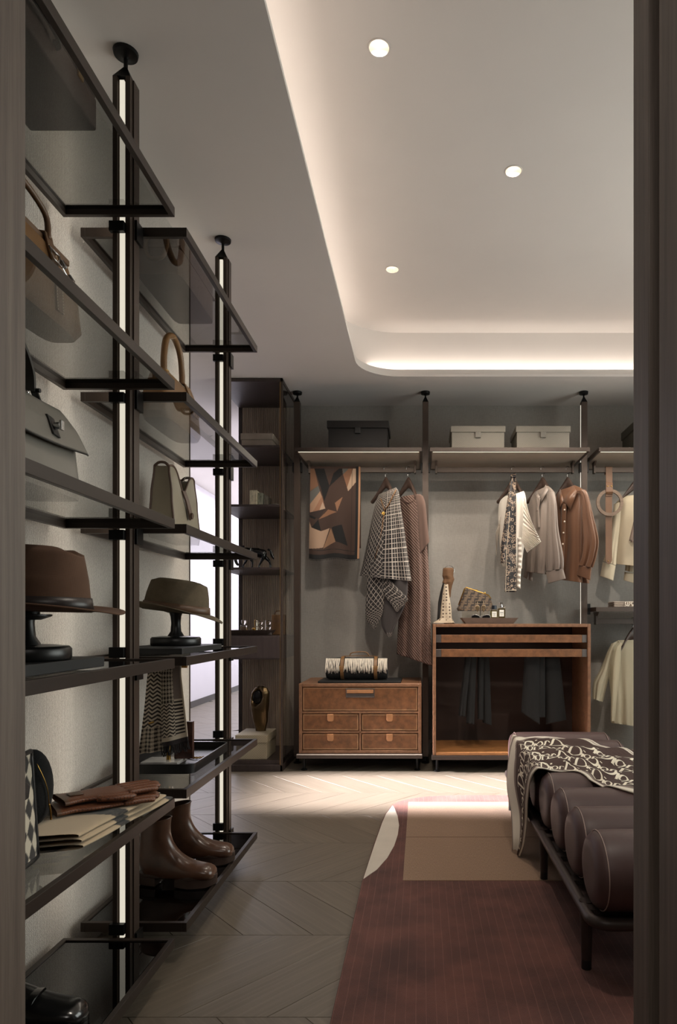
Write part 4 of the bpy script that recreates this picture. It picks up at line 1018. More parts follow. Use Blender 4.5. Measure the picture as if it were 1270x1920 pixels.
for lb, loc, rz in (('brown leather ankle boot, nearer of the pair', (-.985, 2.352, SH[5]), radians(-3)), ('brown leather ankle boot, farther one half hidden by its mate', (-.985, 2.545, SH[5]), radians(4))):
    o = thing('ankle_boot', lb, 'boot', loc, rz, 'pair of brown ankle boots')
    up = boot(o, BR, (-.006, .272, .028), ('boot_brown', 'boot_sole'))
    m = MB()
    for k in range(10):
        a = 2*pi*k/9
    for sy in (1, -1):
        pts = [(.150-.018*k*.3, sy*.0475*(1-.02*k), .018+.012*k) for k in range(7)]
    m.tube([(.0555+.052*cos(a), .0415*sin(a), .2235+.0085*cos(a)) for a in [2*pi*i/36 for i in range(36)]], .0022, 6, closed=True); m.obj('collar_edge', 'boot_brown', up, smooth=180)
    m = MB(); m.sweep([(.002, 0, .205), (-.010, 0, .225), (-.010, 0, .25), (.006, 0, .228)], .014, .003, up=(0, 1, 0)); m.obj('pull_tab', 'boot_brown', up)
    m = MB(); m.tube([(-.001, 0, z_) for z_ in (.06,)]+[(-.009+.003*cos(z_*40), .0, z_) for z_ in (.08, .12, .16, .20)], .0022, 5); m.obj('back_seam', 'boot_sole', up)
o = thing('black_shoe', 'black polished leather shoe on the lowest near shelf', 'shoe', (-1.035, 1.50, SH[5]), radians(2))
SR = [((.280, .034), (.280, .026), .010), ((.273, .052), (.273, .018), .032), ((.255, .062), (.255, .014), .043), ((.21, .068), (.21, .012), .049), ((.17, .082), (.15, .012), .046), ((.135, .104), (.09, .014), .041), ((.10, .112), (.03, .016), .037), ((.075, .108), (.0, .035), .035), ((.07, .106), (-.004, .075), .034), ((.072, .105), (.002, .095), .034)]
boot(o, SR, (-.004, .284, .022), ('shoe_black', 'shoe_black'))
MB().sweep(curve([(.15, -.048, .02), (.16, -.03, .075), (.165, 0, .086), (.16, .03, .075), (.15, .048, .02)], 14), .03, .003, up=(1, 0, 0)).obj('saddle_strap', 'shoe_black', o)
# ================================================================ goods in the tall cabinet
plain('suede_taupe', rgb(156, 142, 129), .95, 0, .1, 14, .3, 300)
def woven(name, c1, c2, sc=60):
    t = NT(name); v = t.co((1, 1, 1)); ck = t.n('ShaderNodeTexChecker'); t.put(ck.inputs[0], v); ck.inputs['Scale'].default_value = sc
    w_ = t.n('ShaderNodeTexWave', bands_direction='DIAGONAL'); t.put(w_.inputs[0], v); w_.inputs['Scale'].default_value = sc*.8
    f_ = t.math('ADD', t.math('MULTIPLY', ck.outputs[1], .5), t.math('MULTIPLY', w_.outputs[1], .5))
    t.set(Base_Color=t.mix(f_, c1, c2), Roughness=.6); t.bump(f_, .6, .002)
woven('woven_beige', rgb(142, 130, 108), rgb(166, 154, 130), 120); woven('woven_pale', rgb(120, 114, 104), rgb(144, 137, 125), 150); woven('woven_green', rgb(54, 54, 46), rgb(70, 69, 60), 150)
leather('box_black', rgb(25, 21, 19), .55, .1, 20, .2, 300)
def lid_box(label, loc, W, D, H, lh, mat, over=.006, tab=None):
    """loc: front-left-bottom corner"""
    o = thing('storage_box', label, 'box', loc)
    MB().box(over, over, 0, W-over, D-over, H-lh+.004).obj('body', mat, o, bevel=.003)
    MB().box(0, 0, H-lh, W, D, H).obj('lid', mat, o, bevel=.005, seg=3)
    if tab: MB().box(W/2-.020, -.004, H-lh-.038, W/2+.020, over, H-lh+.002).obj('pull_tab', tab, o, bevel=.002)
    return o
TX, TY = -1.43, 4.668
lid_box('taupe suede box with lid on the upper shelf of the tall cabinet', (-1.305, 4.83, TZ[0]+.0005), .235, .22, .128, .048, 'suede_taupe')
plain('book_cream', rgb(186, 174, 150), .7, 0, .35, 40); plain('book_moss', rgb(122, 120, 106), .7, 0, .5, 40); plain('book_grey', rgb(108, 100, 90), .7, 0, .45, 50); plain('paper', rgb(200, 190, 172), .8)
def book(label, loc, w_, d_, h, mat, tiltx=0):
    o = thing('book', label, 'book', loc, 0, 'books in the tall cabinet'); o.rotation_euler = (0, tiltx, 0)
    MB().box(0, 0, 0, .003, d_, h).obj('cover', mat, o); MB().box(w_-.003, 0, 0, w_, d_, h).obj('cover', mat, o)
    MB().box(0, -.002, 0, w_, .002, h).obj('spine', mat, o, bevel=.001); MB().box(.003, .002, .003, w_-.003, d_-.004, h-.003).obj('pages', 'paper', o)
z = TZ[1]+.0005
book('thick cream patterned book in the tall cabinet', (-1.275, 4.98, z), .052, .12, .158, 'book_cream')
book('mossy green patterned book beside the cream book', (-1.220, 5.00, z), .034, .12, .142, 'book_moss')
book('dark speckled slim book, rightmost of the books', (-1.183, 5.03, z), .026, .14, .128, 'book_grey')
o = thing('stone_bowl', 'small round speckled stone bowl beside the books', 'bowl', (-1.095, 5.02, z))
MB().lathe([(.02, 0), (.04, .012), (.048, .032), (.040, .052), (.030, .058), (.026, .055), (.03, .03)], n=28).obj('bowl_body', 'book_cream', o, smooth=180)
m = MB(); m.tube([(.036*cos(a), .036*sin(a), .056) for a in [2*pi*i/24 for i in range(24)]], .004, 6, closed=True); m.obj('rim', 'book_grey', o, smooth=180)
# black horse
plain('horse_black', rgb(10, 10, 10), .22, 0, .1)
hz = TZ[2]+.0005
h = thing('horse_figure', 'black horse figurine with lowered head in the tall cabinet', 'figurine', (-1.20, 4.86, hz))
def skin(o, name, chains, mat, sub=2):
    vs = []; ed = []; rad = []; idx = {}
    for ch in chains:
        prev = None
        for p in ch:
            k = tuple(round(c, 4) for c in p[:3])
            if k not in idx: idx[k] = len(vs); vs.append(k); rad.append(p[3])
            if prev is not None: ed.append((prev, idx[k]))
            prev = idx[k]
    me = bpy.data.meshes.new(name); me.from_pydata(vs, ed, []); ob = bpy.data.objects.new(name, me); COL.objects.link(ob); ob.parent = o
    md = ob.modifiers.new('skin', 'SKIN'); md.use_smooth_shade = True
    for i, r_ in enumerate(rad): sv = me.skin_vertices[0].data[i]; sv.radius = (r_, r_)
    me.skin_vertices[0].data[0].use_root = True
    md = ob.modifiers.new('sub', 'SUBSURF'); md.levels = sub; md.render_levels = sub
    me.materials.append(MATS[mat]); return ob
B1 = (-.005, 0, .125, .030); B0 = (-.055, 0, .128, .036); B2 = (.055, 0, .130, .036)
ch = [[B1, B0, (-.085, 0, .140, .026), (-.118, 0, .128, .019), (-.142, 0, .098, .015), (-.150, 0, .066, .013), (-.138, 0, .040, .011), (-.126, 0, .026, .009)], [B1, B2, (.078, 0, .122, .026)]]
for y, x1, x2 in ((-.018, -.080, -.086), (.018, -.045, -.030)):
    ch.append([B0, (-.060, y, .095, .015), (x1+.015, y, .060, .009), (x2, y, .030, .006), (x2-.004, y, .008, .008), (x2-.008, y, .004, .007)])
for y, x1, x2 in ((-.018, .040, .026), (.018, .085, .098)):
    ch.append([B2, (.062, y, .092, .018), (x1+.008, y, .062, .010), (x2+.004, y, .030, .0065), (x2, y, .008, .008), (x2-.005, y, .004, .007)])
skin(h, 'horse_body', ch, 'horse_black')
m = MB(); m.tube(curve([(.085, 0, .145), (.105, 0, .135), (.118, 0, .10), (.130, 0, .072)], 14), [.006, .007, .007, .007, .007, .008, .009, .010, .011, .011, .010, .009, .007, .004, .001], 8); m.obj('tail', 'horse_black', h, smooth=180)
m = MB(); m.sweep(curve([(-.085, 0, .168), (-.120, 0, .150), (-.152, 0, .110), (-.160, 0, .075)], 14), .008, .012, up=(0, 1, 0)); m.obj('mane', 'horse_black', h)
for y in (-.007, .007): MB().tube([(-.158, y, .072), (-.166, y*1.3, .082), (-.168, y*1.4, .090)], [.004, .004, .001], 6).obj('ear', 'horse_black', h, smooth=180)
# tray with bottles on the drawer
dz = .947+.0005
o = thing('flared_tray', 'dark flared tray with perfume in the tall cabinet', 'tray', (-1.215, 4.80, dz))
def flared(o, w0, d0, w1, d1, h, mat, t_=.005, fl=.004):
    A = [(-w0, -d0), (w0, -d0), (w0, d0), (-w0, d0)]; B = [(-w1, -d1), (w1, -d1), (w1, d1), (-w1, d1)]
    C_ = [(x*(1-t_/w1), y*(1-t_/d1)) for x, y in B]; D_ = [(x*(1-t_/w0), y*(1-t_/d0)) for x, y in A]
    v = [(x, y, 0) for x, y in A]+[(x, y, h) for x, y in B]+[(x, y, h) for x, y in C_]+[(x*lerp(1, w1/w0, fl/h), y*lerp(1, d1/d0, fl/h), fl) for x, y in D_]
    f = [(3, 2, 1, 0), (12, 13, 14, 15)]
    for k in range(3):
        for i in range(4): f.append((k*4+i, k*4+(i+1) % 4, (k+1)*4+(i+1) % 4, (k+1)*4+i))
    MB().add(v, f).obj('tray_body', mat, o, smooth=0)
flared(o, .125, .085, .150, .11, .038, 'dark_wood')
zt2 = dz+.0045
def gl(name, c, rough=.03, tr=1., ior=1.45):
    t = NT(name); t.set(Base_Color=c, Roughness=rough, Transmission_Weight=tr, IOR=ior); return t.m
gl('perfume_glass', rgb(244, 240, 232)); gl('amber_liquid', rgb(196, 160, 110)); gl('acrylic', rgb(246, 240, 230)); gl('olive_liquid', rgb(150, 128, 60)); gl('pale_liquid', rgb(200, 186, 120))
o = thing('perfume_bottle', 'small clear perfume bottle with glass stopper in the tall cabinet', 'perfume', (-1.272, 4.80, zt2))
MB().box(-.024, -.014, 0, .024, .014, .070).obj('bottle', 'perfume_glass', o, bevel=.006, seg=3); MB().box(-.018, -.009, .006, .018, .009, .055).obj('perfume', 'amber_liquid', o)
MB().lathe([(.009, .071), (.009, .080), (.016, .081), (.018, .095), (.016, .102), (.014, .104)], n=20).obj('stopper', 'acrylic', o, smooth=40)
o = thing('bubble_vase', 'clear bubble glass vase in the tall cabinet tray', 'vase', (-1.135, 4.81, zt2))
MB().box(-.046, -.020, 0, .020, .020, .105).obj('vase_body', 'acrylic', o, bevel=.004)
for k in range(3):
    for x in (-.014, .036): MB().ell((x, -.020 if x < 0 else 0, .018+k*.034), (.018, .018, .017), 16).obj('bubble', 'acrylic', o, smooth=180)
m = MB(); m.tube(curve([(-.052, 0, 0), (-.060, 0, .05), (-.062, 0, .10), (-.054, 0, .104)], 12), .003, 6); m.ell((-.070, 0, .040), (.012, .008, .010), 12); m.obj('metal_stem', 'brass', o, smooth=180)
tag(MB().box(-1.165, 4.735, zt2, -1.138, 4.755, zt2+.016).obj('soap_block', 'book_cream', None, bevel=.003), 'tiny cream soap block at the tray front', 'soap')
tag(MB().box(-1.085, 4.74, zt2, -1.062, 4.76, zt2+.018).obj('blue_box', 'blue_card', None, bevel=.002) if 'blue_card' in MATS else MB().box(-1.085, 4.74, zt2, -1.062, 4.76, zt2+.018).obj('trinket_box', 'steel_soft', None, bevel=.002), 'tiny grey trinket box at the tray right end', 'trinket box')
o = thing('leather_case', 'small dark brown leather case behind the bubble vase', 'case', (-1.062, 4.99, dz))
MB().box(-.05, -.03, 0, .05, .03, .15).obj('body', 'bag_tan_dark', o, bevel=.006); MB().tube(curve([(-.03, 0, .15), (-.02, 0, .175), (.02, 0, .175), (.03, 0, .15)], 12), .004, 6).obj('handle', 'bag_tan_dark', o, smooth=180); MB().box(-.052, -.032, .10, .052, .032, .106).obj('seam', 'bag_piping', o)
# bottom: beige woven box and bronze sculpture
lid_box('beige woven box at the foot of the tall cabinet', (-1.31, 4.71, .0755), .228, .30, .172, .056, 'woven_beige')
plain('bronze_art', rgb(96, 78, 54), .28, .85, .25, 8); plain('bronze_dark', rgb(20, 18, 16), .25, .4, .2, 10)
o = thing('bronze_sculpture', 'abstract bronze sculpture with a dark hollow on the beige box', 'sculpture', (-1.18, 4.90, .2482))
m = MB(); R_ = []
for v_ in range(25):
    t_ = v_/24; z_ = .325*t_; hw = interp(t_, [(0, .038), (.3, .058), (.62, .070), (.85, .066), (.96, .046), (1, .020)]); hd = interp(t_, [(0, .026), (.5, .042), (.85, .036), (1, .014)]); cx_ = interp(t_, [(0, .006), (.6, -.002), (1, .008)])
    P = []
    for k in range(36):
        a = 2*pi*k/36; x = hw*cos(a); y = hd*sin(a)
        if sin(a) < -.05:
            q = ((x+.018)/.042)**2+((z_-.245)/.062)**2
            if q < 1: y += .052*(1-q)**.6
            q2 = exp(-((x-.030-.02*sin(z_*12))/.008)**2); y -= .006*q2
        P.append((cx_+x, y, z_))
    R_.append(P)
loft(m, R_); m.obj('sculpture_body', 'bronze_art', o, smooth=60)
m = MB(); m.ell((-.019, -.006, .245), (.036, .012, .052), 20); m.obj('hollow', 'bronze_dark', o, smooth=180)
# ================================================================ boxes on the wardrobe boards, chest and cabinet tops
BT = 2.232+.027+.0006
lid_box('black storage box with pull tab on the left wardrobe board', (-.666, 4.72, BT), .437, .30, .205, .052, 'box_black', .010, 'bag_black')
leather('tab_taupe', rgb(110, 104, 94), .5, .1, 20, .1, 300)
lid_box('pale woven storage box, left one of two on the middle board', (.208, 4.72, BT), .388, .30, .168, .045, 'woven_pale', .008, 'tab_taupe')
lid_box('pale woven storage box, right one of two on the middle board', (.668, 4.72, BT), .388, .30, .168, .045, 'woven_pale', .008, 'tab_taupe')
lid_box('dark green woven box on the right board, cut by the door jamb', (1.505, 4.72, BT), .40, .32, .205, .06, 'woven_green', .008, 'tab_taupe')
# black board and blanket roll on the chest
ctop = .6126
tag(MB().box(-.728, 4.715, ctop, -.142, 5.02, ctop+.014).obj('display_board', 'black_matte', None, bevel=.002), 'thin black display board on the leather drawer chest', 'board')
fabric('wool_black', rgb(40, 39, 39), .98, .15, 400, .5, 0., 40); plain('fringe_cream', rgb(214, 204, 190), .95, 0, .06); leather('strap_tan', rgb(118, 84, 50), .45, .12, 20, .15, 400)
zb = ctop+.0146; RR = .080
o = thing('blanket_roll', 'rolled black blanket with cream fringe and tan leather straps', 'blanket', (-.462, 4.86, zb))
def roll(u, v):
    a = 2*pi*u; x = lerp(-.222, .218, v); e = 1-.12*(abs(2*v-1)**14); rr = RR*e*(1+.012*sin(3*a+9*v)+.01*sin(40*v))
    return (x, rr*1.12*cos(a), RR+max(-RR, rr*.99*sin(a)))
m = MB(); m.grid(roll, 40, 40, wrap=True); n0 = len(m.v)
m.f.append(tuple(range(40))); m.f.append(tuple(40*40+k for k in range(40))); m.mi += [0, 0]; bl = m.obj('rolled_wool', 'wool_black', o, smooth=60)
m = MB(); random.seed(11)
for k in range(120):
    x = -.222+.44*(k+.5)/120+random.uniform(-.001, .001)
    if -.118 < x < -.088 or .12 < x < .152: continue
    L = random.uniform(.092, .125); pts = []
    w1_, w2_ = random.uniform(-.008, .008), random.uniform(-.012, .012)
    for i in range(6):
        s_ = i/5*L; a = radians(62)-(-s_/RR); a = radians(118)+s_/RR*.95
        pts.append((x+w1_*(i/5)+w2_*(i/5)**2, RR*1.12*cos(a)*1.05-.003, RR+RR*sin(a)*1.05))
    m.tube(pts, .0021, 4)
m.obj('fringe', 'fringe_cream', o, smooth=180)
for x in (-.103, .136):
    st = MB().sweep([(x, (RR*1.12+.005)*cos(a), RR+max(-RR+.002, (RR+.006)*sin(a))) for a in [2*pi*i/32 for i in range(32)]], .024, .004, up=(1, 0, 0), closed=True).obj('strap', 'strap_tan', o)
    m = MB(); m.tube([(x-.015, -.088, .10), (x+.015, -.088, .10), (x+.015, -.094, .078), (x-.015, -.094, .078)], .0025, 6, closed=True); m.obj('buckle', 'brass', st, smooth=180)
m = MB(); m.sweep(curve([(-.103, 0, .168), (-.05, -.004, .170), (.0, -.006, .172), (.136, 0, .168)], 16), .020, .004, up=(0, 1, 0)); m.tube(curve([(-.055, -.01, .172), (-.045, -.01, .190), (0, -.01, .199), (.06, -.01, .198), (.085, -.01, .172)], 18), .004, 8); m.obj('handle', 'strap_tan', o, smooth=60)

# ---------------------------------------------------------------- on top of the trouser cabinet
kt = 1.0306
o = thing('vanity_tray', 'taupe flared tray on the trouser cabinet top', 'tray', (.482, 4.80, kt))
plain('tray_taupe', rgb(128, 112, 102), .6, 0, .08, 30); flared(o, .165, .10, .198, .13, .042, 'tray_taupe', .006, .026)
tt = kt+.0266
# logo clutch on a clear riser
rs = thing('clear_riser', 'clear acrylic riser under the patterned clutch', 'riser', (.405, 5.03, kt))
MB().box(-.10, -.03, 0, .10, -.026, .090).obj('front_plate', 'acrylic', rs); MB().box(-.10, -.03, .0902, .10, .03, .094).obj('top_plate', 'acrylic', rs)
def ff(u, v):
    """interlocking key pattern: two mirrored F shapes per cell"""
    cu, cv = (u*5.2) % 1, (v*4.0) % 1; r_ = int(v*4.0) % 2; cu = (cu+.5*r_) % 1
    d, l = rgb(44, 34, 28), rgb(98, 80, 62)
    def F(x, y): return (x < .16) or (y > .84) or (.42 < y < .58 and x < .7)
    if cu < .5: k = F(cu*2, cv)
    else: k = F(1-(cu-.5)*2, 1-cv)
    return l if not k else d
colattr('logo_canvas', .7, .3, 700)
o = thing('frame_clutch', 'brown key pattern clutch with angled gold frame', 'clutch', (.405, 5.03, kt+.0946))
OUT = [(-.128, .0), (.125, .0), (.138, .035), (.118, .095), (.10, .118), (-.065, .175), (-.078, .165), (-.122, .045), (-.138, .018)]
def edge_at(z):
    xs = []
    for (x0_, z0_), (x1_, z1_) in zip(OUT, OUT[1:]+OUT[:1]):
        if (z0_-z)*(z1_-z) <= 0 and z0_ != z1_: xs.append(x0_+(x1_-x0_)*(z-z0_)/(z1_-z0_))
    return (min(xs), max(xs)) if len(xs) > 1 else (xs[0], xs[0])
def clf(sy):
    def f(u, v):
        z = lerp(.0005, .1745, v); a, b = edge_at(z); x = lerp(a, b, u)
        th = .034*(1-v)**.8*(1-(2*u-1)**4)**.5+.005*(1-(2*u-1)**6); return (x, sy*th, z)
    return f
m = MB(); m.grid(clf(-1), 110, 80, col=lambda u, v: ff((clf(-1)(u, v)[0]+.14)/.28, v)); m.grid(clf(1), 40, 30, col=lambda u, v: rgb(52, 42, 34)); cb = m.obj('canvas_body', 'logo_canvas', o, smooth=60)
m = MB(); m.tube([(-.124, -.002, .045), (-.079, -.002, .167), (-.066, -.002, .177), (.101, -.002, .120), (.120, -.002, .092)], .0048, 8); m.ell((.075, -.002, .136), (.007, .006, .007), 10); m.ell((.01, -.002, .157), (.014, .006, .005), 10); m.obj('gold_frame', 'brass', o, smooth=180)
# earring stand, earrings
o = thing('earring_stand', 'black T shaped earring stand on the vanity tray', 'stand', (.425, 4.80, tt))
m = MB(); m.lathe([(.016, 0), (.016, .004), (.004, .008), (.0028, .012), (.0028, .128)], n=16); m.obj('post', 'black_satin', o); MB().box(-.033, -.004, .124, .033, .004, .134).obj('crossbar', 'black_satin', o, bevel=.001)
plain('silver_gold', rgb(206, 186, 156), .25, 1., .1, 60)
for i, x in enumerate((-.022, .022)):
    e_ = thing('earring', ('left', 'right')[i]+' one of two leaf shaped metal earrings on the stand', 'earring', (.425+x, 4.792, tt+.128), 0, 'pair of leaf earrings')
    m = MB(); m.tube(curve([(0, .004, .004), (0, -.006, .004), (0, -.007, -.014), (0, -.003, -.024)], 10), .002, 6); m.obj('hook', 'silver_gold', e_, smooth=180)
    m = MB(); m.prism([(0, -.020), (.012, -.026), (.016, -.036), (.013, -.052), (.006, -.062), (0, -.074), (-.006, -.062), (-.013, -.052), (-.016, -.036), (-.012, -.026)], -.008, -.003, 'y'); m.obj('leaf', 'silver_gold', e_, bevel=.002)
    m = MB(); [m.cyl((0, -.0095, -.03-.008*k), (.009*s_, -.0095, -.026-.008*k), .0010, 5) for k in range(4) for s_ in (1, -1)]; m.obj('veins', 'silver_gold', e_)
# sunglasses
plain('lens_dark', rgb(14, 14, 16), .08, 0, .05)
o = thing('sunglasses', 'dark sunglasses lying on the vanity tray', 'sunglasses', (.422, 4.715, tt+.02))
for sx in (-1, 1):
    P = [(sx*(.008+.058*(.5+.5*cos(a))), .0+.0165*sin(a)*(1+.25*sx*cos(a)*sx)) for a in [2*pi*i/20 for i in range(20)]]
    MB().prism(P, -.003, .001, 'y').obj('lens', 'lens_dark', o, bevel=.001)
    MB().tube([(p[0], -.001, p[1]) for p in P], .0018, 6, closed=True).obj('rim', 'steel', o, smooth=180)
    MB().tube(curve([(sx*.066, 0, .004), (sx*.067, .03, .003), (sx*.063, .075, -.004), (sx*.062, .085, -.016)], 12), .002, 6).obj('temple', 'black_satin', o, smooth=180)
MB().tube(curve([(-.009, 0, .004), (0, -.002, .008), (.009, 0, .004)], 6), .0018, 6).obj('bridge', 'steel', o, smooth=180)
# perfumes with printed labels
plain('label_white', rgb(226, 222, 214), .7, 0, .02); plain('label_ink', rgb(60, 56, 52), .7); plain('cap_dark', rgb(34, 40, 48), .3)
def perfume(label, loc, W, D, H, liq, cap, lines):
    o = thing('perfume_bottle', label, 'perfume', loc)
    b = MB().box(-W/2, -D/2, 0, W/2, D/2, H).obj('bottle', 'perfume_glass', o, bevel=.003); MB().box(-W/2+.004, -D/2+.004, .005, W/2-.004, D/2-.004, H*.9).obj('perfume', liq, o)
    lw = W*.58; l = MB().box(-lw/2, -D/2-.0012, H*.28, lw/2, -D/2-.0004, H*.80).obj('label_card', 'label_white', o)
    m = MB(); [m.box(-lw*w_/2, -D/2-.0018, H*z_, lw*w_/2, -D/2-.0012, H*z_+.0022) for w_, z_ in lines]; m.obj('label_print', 'label_ink', l)
    if cap == 'dark': MB().cyl((0, 0, H+.001), (0, 0, H+.028), W*.30, 20).obj('cap', 'cap_dark', o, bevel=.002)
    else:
        m = MB(); m.cyl((0, 0, H+.001), (0, 0, H+.012), .011, 16); m.cyl((0, 0, H+.012), (0, 0, H+.022), .006, 12); m.cbox((.0, 0, H+.028), (.022, .014, .012)); m.cyl((-.008, 0, H+.03), (-.02, 0, H+.03), .004, 8); m.obj('pump', 'chrome', o)
perfume('square clear perfume bottle with dark round cap and white label', (.520, 4.765, tt), .058, .026, .076, 'pale_liquid', 'dark', ((.7, .62), (.5, .52), (.6, .38)))
perfume('tall olive perfume bottle with chrome pump and white label', (.578, 4.815, tt), .056, .028, .092, 'olive_liquid', 'pump', ((.75, .60), (.75, .54), (.5, .40)))
o = thing('pearl_string', 'short string of pearls at the vanity tray right end', 'pearls', (.600, 4.735, tt))
plain('pearl', rgb(230, 222, 208), .25)
for k in range(6): MB().ell((-.03+k*.011, .003*sin(k*1.7), .0062), (.006, .006, .006), 12).obj('pearl', 'pearl', o, smooth=180)
# ring stand with knotted scarves
o = thing('ring_stand', 'slim metal ring stand holding knotted scarves', 'stand', (.205, 4.88, kt))
MB().lathe([(.04, 0), (.04, .005), (.004, .007), (.004, .352)], n=24).obj('base', 'black_metal', o)
MB().tube([(.036*cos(a), 0, .388+.036*sin(a)) for a in [2*pi*i/28 for i in range(28)]], .0026, 6, closed=True).obj('ring', 'chrome', o, smooth=180)

# ---------------------------------------------------------------- garment tools (pixel columns are turned into metres at the rail depth)
GY = 4.955
def gx(px): return (px-790)*GY/1255
def gz(py): return CAMZ-(py-1165)*GY/1255
CUR = {'xc': 790, 'sk': .9}
def gp(px, py, d=0.):
    """point of a hanging garment that is turned on its hanger; d is the distance in front of its middle plane"""
    Y = GY-CUR['sk']*(gx(px)-gx(CUR['xc']))-d
    return Vector(((px-790)*Y/1255, Y, CAMZ-(py-1165)*Y/1255))
def gtube(m, rows, nu=64, nv=60, folds=(0, 5, 0.), col=None, ph=0., yoff=0.):
    """rows: (xl, yl, xr, yr, depth); closed tube with vertical folds growing to the hem"""
    amp, kf, _ = folds; n = len(rows)
    def f(u, v):
        t_ = v*(n-1); i = min(int(t_), n-2); k = t_-i
        def q(c):
            p0 = rows[max(i-1, 0)][c]; p1 = rows[i][c]; p2 = rows[i+1][c]; p3 = rows[min(i+2, n-1)][c]
            return .5*((2*p1)+(p2-p0)*k+(2*p0-5*p1+4*p2-p3)*k*k+(3*p1-p0-3*p2+p3)*k**3)
        xl, yl, xr, yr, d = (q(c) for c in range(5))
        a = 2*pi*u; c, s_ = cos(a), sin(a); d *= .55 if CUR['sk'] > .3 else 1.
        fo = amp*v*(.55+.45*v)*(sin(kf*a+ph)+.5*sin((kf*2+1)*a+ph*2.3))
        h = .5+.5*c
        return gp(lerp(xl, xr, h)+fo*c*80, lerp(yl, yr, h), d*s_*(1+fo/.06*.5)+fo*s_*.7-yoff)
    m.grid(f, nu, nv, wrap=True, col=(lambda u, v: col(u, v, f(u, v))) if col else None)
    return f
def at0(o):  # garments are built in world space; move the origin to the hook
    return o
wood('hanger_wood', rgb(52, 38, 32), rgb(70, 54, 46), (30, 30, 30), .45)
RZ = 2.232-.04
def hanger(px, rz, label, rail_z=RZ, y=None, sp=.125, drop=.225):
    y = 4.66+.3215 if y is None else y
    o = thing('coat_hanger', label, 'hanger', (wx(px, y), y, rail_z+.0035), rz, 'wooden coat hangers')
    m = MB(); m.tube(curve([(0, -.004, -.075), (0, -.006, -.058), (0, .0, -.05), (0, .0225, -.042), (0, .0245, -.02), (0, .016, .0), (0, 0, .004), (0, -.016, -.001), (0, -.0205, -.014), (0, -.0195, -.020)], 36), .0023, 8); m.obj('hook', 'steel', o, smooth=180)
    m = MB()
    def arm(u, v):
        x = lerp(-sp, sp, u); t_ = abs(2*u-1); zc = -.112-(drop-.09)*t_**1.15; hh = lerp(.044, .013, min(1, t_*1.3)); th = lerp(.012, .018, t_)
        a = 2*pi*v; return (x, -.030*t_**2+th*cos(a), zc+hh*sin(a))
    m.grid(arm, 40, 14); m.obj('arms', 'hanger_wood', o, smooth=180, weld=True)
    return o
# ================================================================ hanging clothes
# hangers (hook pixel column, turn)
hanger(724, radians(-48), 'wooden hanger carrying the black and white poncho')
hanger(766, radians(-48), 'wooden hanger carrying the long taupe dress')
hanger(963, radians(-48), 'wooden hanger carrying the ivory pleated blouse')
hanger(1018, radians(-52), 'wooden hanger carrying the grey satin blouse')
hanger(1065, radians(-48), 'wooden hanger carrying the brown satin shirt')
hanger(1196, radians(-28), 'wooden hanger carrying the cream jumper at the right', )
# ---- geometric scarf over the rail
POLY = [((120, 85, 62), [(772, 830), (805, 830), (838, 970), (775, 1015)]), ((16, 14, 14), [(805, 830), (882, 830), (903, 905), (850, 968)]), ((62, 48, 42), [(882, 830), (975, 830), (903, 905)]),
    ((16, 14, 14), [(1000, 830), (1022, 830), (1024, 880), (922, 980), (955, 870)]), ((16, 14, 14), [(850, 965), (903, 905), (925, 975), (885, 1095)]), ((92, 90, 86), [(775, 1018), (838, 970), (852, 1015), (775, 1120)]),
    ((92, 90, 86), [(1024, 830), (1075, 830), (1030, 880)]), ((130, 92, 68), [(1030, 880), (1075, 830), (1108, 830), (1066, 1000)]), ((176, 148, 124), [(1108, 830), (1140, 830), (1140, 930), (1070, 1015), (1062, 985)]),
    ((165, 130, 105), [(775, 1120), (852, 1015), (866, 1060), (800, 1180), (775, 1192)]), ((150, 110, 85), [(866, 1050), (892, 1155), (800, 1182)]), ((184, 154, 130), [(872, 1100), (893, 1156), (845, 1176)]),
    ((142, 102, 76), [(1028, 1062), (985, 1186), (968, 1115)]), ((136, 96, 70), [(843, 1242), (915, 1165), (982, 1190)]), ((16, 14, 14), [(770, 1208), (822, 1230), (815, 1244), (772, 1230)]), ((16, 14, 14), [(788, 1312), (840, 1244), (862, 1337)]),
    ((172, 142, 118), [(770, 1262), (788, 1312), (862, 1338), (928, 1320), (880, 1472), (770, 1486)]), ((142, 106, 80), [(938, 1320), (976, 1436), (880, 1482)]), ((16, 14, 14), [(945, 1316), (1022, 1290), (1072, 1458), (976, 1432)]), ((50, 37, 32), [(770, 1190), (800, 1182), (892, 1156), (843, 1242), (822, 1230), (770, 1205)])]
def inpoly(x, y, P):
    r_ = False; j = len(P)-1
    for i in range(len(P)):
        if (P[i][1] > y) != (P[j][1] > y) and x < (P[j][0]-P[i][0])*(y-P[i][1])/(P[j][1]-P[i][1])+P[i][0]: r_ = not r_
        j = i
    return r_
def geo_col(u, v):
    x = 770+396*u; y = 815+750*v
    if x > 1152: return rgb(150, 112, 84)
    if x > 1130 or y > 1528: return rgb(14, 12, 12)
    if abs(x-1100) < 2.5 or abs(y-1492-8*u) < 2.5: return rgb(20, 16, 15)
    for c, P in POLY[::-1]:
        if inpoly(x, y, P): return rgb(*(int(q*.88) for q in c))
    return rgb(56, 39, 31)
colattr('geo_wool', .9, .25, 900, 0.)
ry, rzz = 4.66+.3215, RZ
sc = thing('geometric_scarf', 'brown scarf with black and tan angular shapes hanging on the rail', 'scarf', (gx(629), ry, rzz))
def gs(u, v):
    x = lerp(gx(581), gx(676), u)-gx(629); d = .012*sin(u*7+.6)*v+.006*sin(u*15)*v
    return (x-.004*v*(1-u)-.008*v*v*u, -.0165-.012*v-d, .003-v*(rzz+.003-gz(1047+2*sin(u*9))))
m = MB(); m.grid(gs, 150, 260, col=geo_col)
